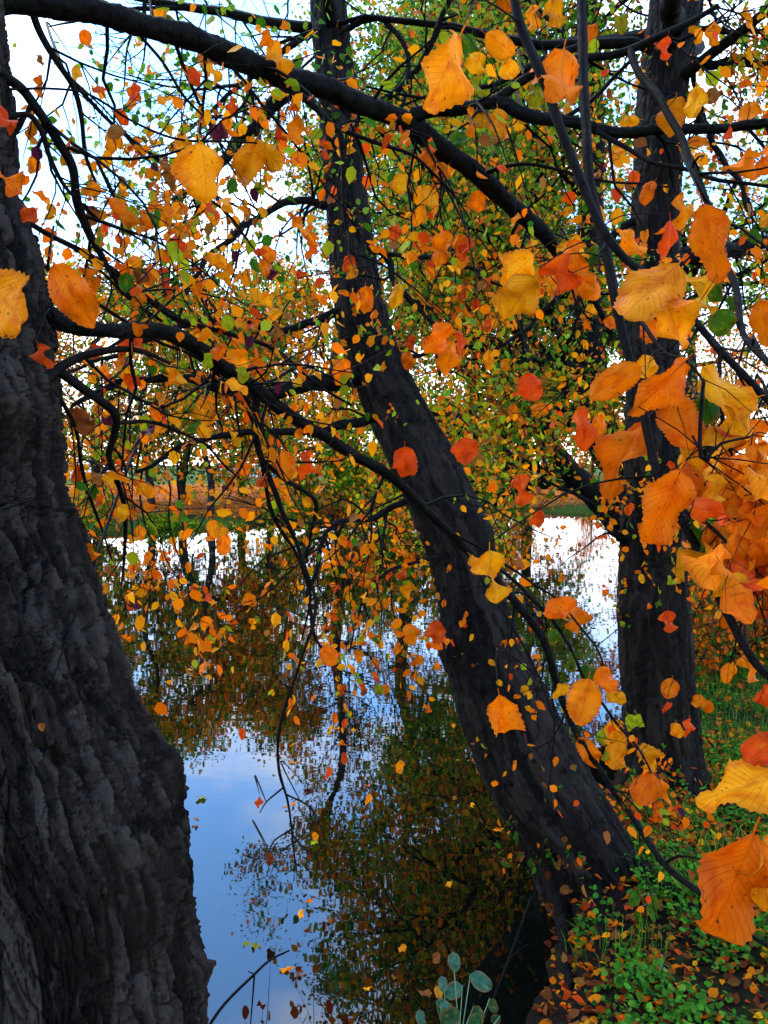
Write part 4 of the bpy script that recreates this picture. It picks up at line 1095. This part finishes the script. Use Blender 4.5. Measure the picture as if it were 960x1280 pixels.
for k, (px, d, h, w, pal, wts, lab) in enumerate([
        (300, 23.6, 0.9, 1.0, ['g', 'l', 'y'], (5, 3, 1), 'low green bush on the far water edge'),
        (205, 23.2, 0.7, 1.0, ['g', 'l'], (4, 2), 'small dark green bush on far shore below slim trees'),
        (405, 25.2, 0.8, 1.1, ['o', 'r', 'b'], (5, 2, 2), 'low orange bush on the far water edge'),
        (115, 22.4, 1.6, 1.3, ['g', 'l', 'o'], (5, 2, 2), 'tall dark bush at far shore beside furrowed trunk'),
        (480, 28.0, 1.2, 1.3, ['o', 'y', 'b'], (4, 3, 2), 'rusty bush at the far shore behind leaning trunk'),
        (520, 30.0, 1.6, 1.6, ['g', 'y', 'l'], (4, 2, 2), 'green bush at far shore between rusty and golden bushes'),
        (440, 26.6, 1.3, 1.4, ['g', 'o', 'y'], (3, 3, 2), 'mixed green and orange bush on the far shore'),
        (610, 31.5, 1.8, 1.6, ['g', 'b', 'y'], (4, 2, 2), 'olive bush at far shore past leaning trunk'),
        (560, 30.5, 1.5, 1.4, ['y', 'o', 'l'], (4, 3, 2), 'golden bush at the far shore beyond leaning trunk'),
        (425, 27.5, 2.6, 1.8, ['g', 'y', 'l'], (5, 2, 2), 'tall green thicket bush at far shore behind leaning trunk foot'),
        (462, 29.5, 3.2, 2.0, ['g', 'l', 'o'], (5, 2, 1), 'tallest dark green thicket bush on far shore'),
        (505, 31.5, 3.4, 2.0, ['y', 'g', 'l'], (3, 4, 2), 'tall yellow-green thicket bush beneath the tall light green tree'),
        (550, 32.5, 3.4, 2.0, ['g', 'b', 'l'], (5, 2, 2), 'tall olive thicket bush beneath the tall olive tree'),
        (600, 33.5, 3.2, 2.0, ['o', 'g', 'y'], (3, 4, 2), 'tall orange-green thicket bush by the bright water gap'),
        (905, 6.6, 0.75, 0.6, ['b', 'o', 'g', 'd'], (3, 3, 3, 2), 'small rusty bush growing on the bank just beyond the upright tree'),
        (960, 7.4, 1.1, 0.8, ['o', 'b', 'g', 'd'], (4, 3, 2, 2), 'larger rusty bush on the bank, beside the small rusty one'),
        (742, 3.42, 0.30, 0.42, ['b', 'g', 'o', 'd'], (3, 3, 2, 2), "low dark bramble at the leaning trunk's foot"),
        (800, 3.75, 0.32, 0.40, ['o', 'g', 'b', 'd'], (3, 3, 2, 2), 'low orange-leaved bramble between the leaning and upright trunks'),
        (925, 9.5, 1.3, 0.9, ['g', 'l', 'o', 'b'], (4, 2, 2, 2), 'mixed green bush behind the rusty bushes'),
        (890, 12.5, 1.2, 0.9, ['o', 'y', 'b'], (4, 3, 2), 'golden bush farther along the bank')]):
    x = (px - 480) / FPX * d
    shrub(lab, x, d, h, w, pal, wts, (5500 if h > 2 else 2400) if d > 15 else (500 if h < 0.5 else 2200), (0.16 if h > 2 else 0.10) if d > 15 else (0.035 if h < 0.5 else 0.05), 800 + k, 'bushes around the pond')

# ------------------------------------------------------------------ fallen leaves, floating leaves, ground cover
FALL_COL = {'o': 'orange', 'y': 'yellow', 'r': 'rust-red', 'b': 'brown', 'd': 'dark brown-red'}
def fallen_label(c, x, y, s_, size):
    big = 'large' if size > 0.057 else 'small' if size < 0.045 else 'middling'
    if math.hypot(x - mbase.x, y - mbase.y) < 0.55: where = "at the leaning trunk's foot"
    elif math.hypot(x - rbase.x, y - rbase.y) < 0.6: where = "at the upright tree's foot"
    elif s_ < 0.30: where = 'on the bare soil edge above the water'
    elif y > 4.4: where = 'in the grass behind the upright tree'
    elif math.hypot(x - 1.0, y - 2.72) < 0.35: where = 'around the bright green seedling'
    else: where = 'among green herbs on the bank'
    return 'fallen %s %s leaf lying %s' % (big, FALL_COL[c], where)
rf = random.Random(55)
cand = []
while len(cand) < 2600:
    x = rf.uniform(0.1, 5.0); y = rf.uniform(2.2, 9.0)
    cand.append((x, y))
ca = np.array(cand)
sdc = shore_dist(ca[:, 0], ca[:, 1]); zc = ground_z(ca[:, 0], ca[:, 1])
dens = pnoise(np.stack([ca[:, 0], ca[:, 1], np.zeros(len(ca))], 1) * 1.7)
fl = []
for (x, y), s, z, dn in zip(cand, sdc, zc, dens):
    if s < 0.06 or z < 0.03: continue
    if rf.random() > 0.75 + 0.5 * dn: continue
    a = project((x, y, z))
    fl.append((0.06 / a[2] if (-10 < a[0] < 970 and a[1] < 1290) else 0, x, y, z, s))
fl.sort(reverse=True)
mass = []
for k, (v, x, y, z, s_) in enumerate(fl):
    c = rf.choices('oyrbd', (5, 3, 2.5, 4, 3))[0]
    ax = Vector((rf.gauss(0, 1), rf.gauss(0, 1), rf.gauss(0, .25)))
    nn = Vector((rf.gauss(0, .35), rf.gauss(0, .35), 1))
    size = rf.uniform(0.035, 0.07)
    col = jitter(LC[c], .2, rf)
    if k < 280:
        o = put_leaf(Vector((x, y, z + rf.uniform(0.012, 0.055))), ax, nn, size, col, None, False, rf.uniform(.9, 1.2), 'fallen_leaf')
        tag(o, fallen_label(c, x, y, s_, size), 'leaf', 'fallen leaves on the bank')
    else:
        mass.append((Vector((x, y, z + 0.015)), ax, nn, size, col))
def stuff_mass(name, label, cat, lf, mat):
    pos = np.array([tuple(l[0]) for l in lf]); ax = np.array([tuple(l[1]) for l in lf]); nn = np.array([tuple(l[2]) for l in lf])
    o = link(name, leaf_mass(name, pos, ax, nn, np.array([l[3] for l in lf]), np.array([l[4][:3] for l in lf]), mat), None, 'stuff')
    tag(o, label, cat)
# extra litter between the single leaves and on the far bank
for k in range(9000):
    x, y = (rf.uniform(0.3, 2.6), rf.uniform(2.1, 5.0)) if k % 3 else (rf.uniform(0.2, 5.0), rf.uniform(2.2, 9.0))
    mass.append((x, y))
xs = np.array([m if isinstance(m[0], float) else (m[0].x, m[0].y) for m in mass])
sdm = shore_dist(xs[:, 0], xs[:, 1]); zm = ground_z(xs[:, 0], xs[:, 1])
lit = []
for m, s, z in zip(mass, sdm, zm):
    if s < 0.015: continue
    if isinstance(m[0], float):
        m = (Vector((m[0], m[1], z + rf.uniform(0.004, 0.02))), Vector((rf.gauss(0, 1), rf.gauss(0, 1), rf.gauss(0, .3))), Vector((rf.gauss(0, .5), rf.gauss(0, .5), 1)), rf.uniform(0.02, 0.05), jitter(LC[rf.choices('oyrbd', (3, 2, 2, 5, 5))[0]], .25, rf))
    lit.append(m)
stuff_mass('leaf_litter', 'small brown and orange leaf litter strewn over the near bank', 'leaf litter', lit, M_FOL)
n = 16000
x = nrng.uniform(-22, 22, n); y = nrng.uniform(21, 46, n)
m = shore_dist(x, y) > 0.5; x, y = x[m], y[m]
z = ground_z(x, y) + 0.02
n = len(x)
o = link('leaf_litter', leaf_mass('leaf_litter', np.stack([x, y, z], 1), nrng.normal(0, 1, (n, 3)) * [1, 1, .25], nrng.normal(0, .5, (n, 3)) + [0, 0, 1], nrng.uniform(0.10, 0.18, n), palette(n, ['o', 'y', 'r', 'b'], (5, 2, 2, 3)), M_FOL, None, 0.40, False, True), None, 'stuff')
tag(o, 'orange leaf litter covering the far bank under the park trees', 'leaf litter')

# floating leaves
rf = random.Random(66)
def water_at(px, py):
    v = CF + Vector(((px - 480) / FPX, 0, 0)) + CU * ((640 - py) / FPX)
    t = -CAM_H / v.z
    return CL + v * t
nf = 0
while nf < 75:
    px, py = rf.uniform(200, 780), 690 + 560 * rf.random() ** 1.6
    w_ = water_at(px, py)
    if shore_dist(np.array([w_.x]), np.array([w_.y]))[0] > -0.05: continue
    c = rf.choices('oybl', (1, 3, 4, 2))[0]
    o = put_leaf(Vector((w_.x, w_.y, 0.004)), Vector((rf.gauss(0, 1), rf.gauss(0, 1), 0)), Vector((rf.gauss(0, .12), rf.gauss(0, .12), 1)), rf.uniform(0.035, 0.07), jitter(LC[c], .2, rf), None, False, 1, 'floating_leaf')
    near_m = math.hypot(w_.x - mbase.x, w_.y - mbase.y) < 1.6
    where = 'on the dark water beside the leaning trunk' if near_m else 'near the far shore' if w_.y > 14 else 'on the middle of the pond' if w_.y > 6.5 else 'on the near water below the overhanging limb'
    tag(o, '%s leaf floating flat %s' % ({'o': 'orange', 'y': 'yellow', 'b': 'brown', 'l': 'pale green'}[c], where), 'leaf', 'leaves floating on the pond')
    nf += 1

# green herbs and grass on the near bank
n = 48000
x = np.concatenate([nrng.uniform(0.3, 2.4, n // 2), nrng.uniform(0.2, 4.5, n // 2)]); y = np.concatenate([nrng.uniform(2.1, 4.6, n // 2), nrng.uniform(2.2, 8.5, n // 2)])
pn = pnoise(np.stack([x, y, np.zeros(n)], 1) * 2.3 + 5) + 0.5 * pnoise(np.stack([x, y, np.zeros(n)], 1) * 6)
s = shore_dist(x, y)
green = (s > 0.12) & (pn + 0.22 * sstep(4.4, 5.4, y) + 0.25 * np.exp(-((x - 1.25) ** 2 + (y - 2.9) ** 2) / 0.10) > 0.08 + nrng.normal(0, 0.14, n))
xg, yg = x[green], y[green]; n = len(xg)
hz = nrng.uniform(0.01, 0.10, n) ** 1.0 * (0.4 + 0.9 * (pnoise(np.stack([xg, yg, np.zeros(n)], 1) * 9) + 0.5))
zg = ground_z(xg, yg) + hz
col = palette(n, [(0.026, 0.105, 0.005), (0.045, 0.16, 0.008), (0.012, 0.045, 0.004), (0.09, 0.18, 0.012)], (4, 4, 2, 1.5))
o = link('herbage', leaf_mass('herbage', np.stack([xg, yg, zg], 1), nrng.normal(0, 1, (n, 3)) * [1, 1, .4], nrng.normal(0, .4, (n, 3)) + [0, -.2, 1], nrng.uniform(0.012, 0.030, n), col, M_HERB, None, 0.45), None, 'stuff')
tag(o, 'fresh green low herbs growing among the fallen leaves on the bank', 'herbs')
# grass blades
nb = 26000
x = nrng.uniform(0.2, 4.5, nb); y = nrng.uniform(2.2, 8.5, nb)
pn = pnoise(np.stack([x, y, np.zeros(nb)], 1) * 1.9 + 15)
m = (shore_dist(x, y) > 0.05) & (pn + 0.75 * sstep(4.0, 4.8, y) > 0.08)
x, y = x[m], y[m]; nb = len(x)
z = ground_z(x, y) - 0.005
h = nrng.uniform(0.05, 0.16, nb); a = nrng.uniform(0, 6.283, nb); lean = nrng.uniform(0.1, 0.8, nb)
b0 = np.stack([x, y, z], 1); dv = np.stack([np.cos(a), np.sin(a), np.zeros(nb)], 1); sv = np.stack([-np.sin(a), np.cos(a), np.zeros(nb)], 1) * 0.0022
mid = b0 + dv * (h * lean * .35)[:, None] + np.array([0, 0, 1]) * (h * .65)[:, None]
tip = b0 + dv * (h * lean)[:, None] + np.array([0, 0, 1]) * (h * (1 - .2 * lean))[:, None]
V = np.stack([b0 - sv, b0 + sv, mid + sv * .8, mid - sv * .8, tip + sv * .1, tip - sv * .1], 1).reshape(-1, 3)
oo = (np.arange(nb) * 6)[:, None]
Q = np.stack([oo + np.array([[0, 1, 2, 3]]), oo + np.array([[3, 2, 4, 5]])], 1).reshape(-1, 4)
gc = np.repeat(np.concatenate([palette(nb, [(0.035, 0.12, 0.005), (0.07, 0.18, 0.008), (0.13, 0.15, 0.02)], (4, 3, 1)), np.ones((nb, 1))], 1), 2, 0)
o = link('grass', mesh_np('grass', V, Q, M_HERB, False, {'leaf_color': ('FACE', 'FLOAT_COLOR', gc)}), None, 'stuff')
tag(o, 'thin green grass blades growing on the near bank', 'grass')

# broad-leaved herb at the water's edge
LC['t'] = (0.035, 0.105, 0.066); LC['k'] = (0.018, 0.062, 0.018)
HERB = [leaf_mesh('herb_blade', 10, 3, 0.74, 0.25, 0.5, 0.08, 0.01, 0.1, 901, 0.1), leaf_mesh('herb_blade', 10, 3, 0.68, 0.4, 0.2, 0.12, 0.01, -0.2, 902, 0.2)]
def herb(label, x, y, leaves, seed):
    rh = random.Random(seed)
    z0 = max(gz(x, y), 0.0)
    e = empty('broadleaf_herb', Vector((x, y, z0)), label, 'plant', 'broad-leaved plants at the water edge')
    for (px, py, dd, lp, c) in leaves:
        b = Vector((x + rh.gauss(0, .015), y + rh.gauss(0, .015), z0 - 0.02)); t = P(px, py, dd)
        out = Vector((t.x - b.x, t.y - b.y, 0))
        T = Tubes(); cp, (cr,) = catmull([b, b.lerp(t, .5) - out * .15 + Vector((0, 0, .03)), t], [[.0028, .0022, .0014]], 9); T.add(cp, cr, 5)
        link('stem', T.mesh('stem', M_STEM), e)
        o = put_leaf(t, Vector((rh.gauss(0, .6), -0.3 + rh.gauss(0, .3), -0.5)), Vector((rh.gauss(0, .35), -0.8, 0.8)), lp * dd / FPX, jitter(LC[c], .15, rh), e, False, 1.0)
        o.data = rh.choice(HERB)
M_STEM = make_plain('herb_stem', (0.08, 0.16, 0.05), 0.6)
herb('broad bluish-green leaved plant overhanging the dark water at bank foot', 0.22, 2.22, [(566, 1190, 2.5, 22, 't'), (552, 1220, 2.45, 18, 't'), (588, 1218, 2.5, 30, 't'), (578, 1232, 2.48, 26, 't'), (556, 1250, 2.4, 26, 't'), (545, 1252, 2.4, 18, 't'), (592, 1258, 2.42, 28, 'k'), (524, 1262, 2.4, 18, 't'), (612, 1248, 2.5, 18, 'k'), (575, 1264, 2.35, 28, 'k'), (545, 1232, 2.45, 16, 'y'), (602, 1268, 2.4, 24, 'k'), (530, 1276, 2.38, 22, 'k'), (625, 1270, 2.5, 16, 'k')], 1)
herb('small bright green seedling with broad leaves among fallen leaves', 1.0, 2.72, [(826, 1212, 2.66, 24, 'g'), (834, 1230, 2.62, 24, 'g'), (852, 1236, 2.66, 22, 'g'), (862, 1240, 2.66, 20, 'g'), (822, 1225, 2.7, 18, 'g')], 2)
herb('small bright green nettle-like plant beside the leaning trunk base', 1.12, 3.0, [(800, 1120, 2.98, 18, 'g'), (815, 1118, 2.98, 18, 'g'), (808, 1135, 2.95, 18, 'g'), (795, 1138, 2.98, 16, 'g')], 3)

# dead sticks
def stick(name, label, rows, twigs):
    pts, rad = px_line(rows)
    e = empty(name, pts[0], label, 'stick')
    cp, (cr,) = catmull(pts, [rad], 22)
    T = Tubes(); T.add(cp, cr, 5); link('stem', T.mesh('stem', M_TWIG), e)
    for tw in twigs:
        p2, r2 = px_line(tw); c2, (k2,) = catmull(p2, [r2], 8)
        T = Tubes(); T.add(c2, k2, 4); link('twig', T.mesh('twig', M_TWIG), e)
stick('dead_stick', 'thin bare stick poking out of the water beside furrowed trunk', [(240, 1320, 2.35, 5), (275, 1262, 2.4, 4), (318, 1218, 2.45, 3.5), (338, 1200, 2.5, 3), (362, 1188, 2.52, 2)],
      [[(318, 1218, 2.45, 2.5), (316, 1245, 2.45, 2), (313, 1282, 2.45, 1.5)], [(318, 1218, 2.45, 2), (310, 1214, 2.45, 1.5)]])
stick('dry_stalk', 'dry brown leaning stem rising from the water edge herb', [(600, 1290, 2.6, 4), (628, 1220, 2.65, 3.5), (650, 1160, 2.7, 3), (664, 1120, 2.75, 2)], [[(628, 1220, 2.65, 2), (640, 1195, 2.68, 1.5), (660, 1180, 2.7, 1)]])
stick('fallen_branch', 'dark fallen branch lying across the bank below upright tree', [(790, 1020, 3.35, 10), (830, 1080, 3.1, 9), (880, 1120, 2.9, 8), (940, 1170, 2.75, 6), (990, 1200, 2.65, 4)], [[(830, 1080, 3.1, 5), (850, 1070, 3.0, 3), (880, 1075, 2.95, 2)]])

# ------------------------------------------------------------------ parked cars beyond the lawn
M_GLASS = make_plain('car_glass', (0.03, 0.035, 0.04), 0.08)
M_TYRE = make_plain('tyre', (0.015, 0.015, 0.016), 0.8)
M_RIM = make_plain('rim', (0.45, 0.46, 0.48), 0.35, 0.8)
def prism(prof, w0, w1, mat, name, x0=0):
    """side profile (x, z) extruded across y; w1 narrows the upper points"""
    zs = [z for x, z in prof]; zl, zh = min(zs), max(zs)
    V = []; k = len(prof)
    for sgn in (-1, 1):
        for x, z in prof:
            t = (z - zl) / (zh - zl + 1e-9)
            V.append((x, sgn * (w0 + (w1 - w0) * t), z))
    Q = [(i, (i + 1) % k, k + (i + 1) % k, k + i) for i in range(k)]
    me = bpy.data.meshes.new(name)
    me.from_pydata(V, [], Q + [tuple(range(k))[::-1], tuple(range(k, 2 * k))])
    me.materials.append(mat); me.update()
    return me
def car(label, loc, rz, paint):
    e = empty('parked_car', loc, label, 'car', 'cars parked beyond the lawn'); e.rotation_euler = (0, 0, rz)
    mp = make_plain('car_paint', paint, 0.3, 0.0, 0.05)
    def part(name, me, par=e, m=None):
        o = bpy.data.objects.new(name, me); COL.objects.link(o); o.parent = par
        if m is not None: o.matrix_basis = m
        return o
    part('body', prism([(-2.1, .35), (-2.15, .6), (-2.05, .88), (-1.0, .95), (1.0, .95), (1.95, .82), (2.12, .6), (2.1, .35)], .86, .80, mp, 'body'))
    part('cabin', prism([(-1.75, .95), (-1.35, 1.40), (.25, 1.44), (1.0, .95)], .78, .58, mp, 'cabin'))
    for s in (-1, 1):
        part('side_window', prism([(-1.5, 1.0), (-1.25, 1.34), (.2, 1.38), (.8, 1.0)], .012, .012, M_GLASS, 'side_window'), e, Matrix.Translation((0, s * 0.715, 0)) @ Matrix.Rotation(s * 0.32, 4, 'X') @ Matrix.Translation((0, 0, 0)) if False else Matrix.Translation((0, s * (0.70), 0)))
        part('headlight', prism([(2.02, .6), (2.02, .74), (2.10, .72), (2.12, .6)], .14, .14, M_RIM, 'headlight'), e, Matrix.Translation((0, s * .6, 0)))
        for x in (-1.3, 1.3):
            T = Tubes(); T.add([Vector((x, s * .66, .32)), Vector((x, s * .68, .32)), Vector((x, s * .86, .32)), Vector((x, s * .88, .32))], [.2, .32, .32, .2], 16)
            wh = part('wheel', T.mesh('wheel', M_TYRE))
            T = Tubes(); T.add([Vector((x, s * .87, .32)), Vector((x, s * .89, .32)), Vector((x, s * .892, .32))], [.2, .19, .01], 12)
            part('rim', T.mesh('rim', M_RIM), wh)
for lab, px, d, rz, c in (('white car parked beyond the lawn near furrowed trunk', 122, 58, 0.1, (0.75, 0.77, 0.8)), ('pale blue car parked beyond slim far-bank trees', 345, 62, -0.05, (0.35, 0.48, 0.66)), ('silver car parked next to pale blue car', 292, 64, 0.08, (0.6, 0.63, 0.68))):
    x = (px - 480) / FPX * d
    car(lab, Vector((x, d, gz(x, d))), rz, c)
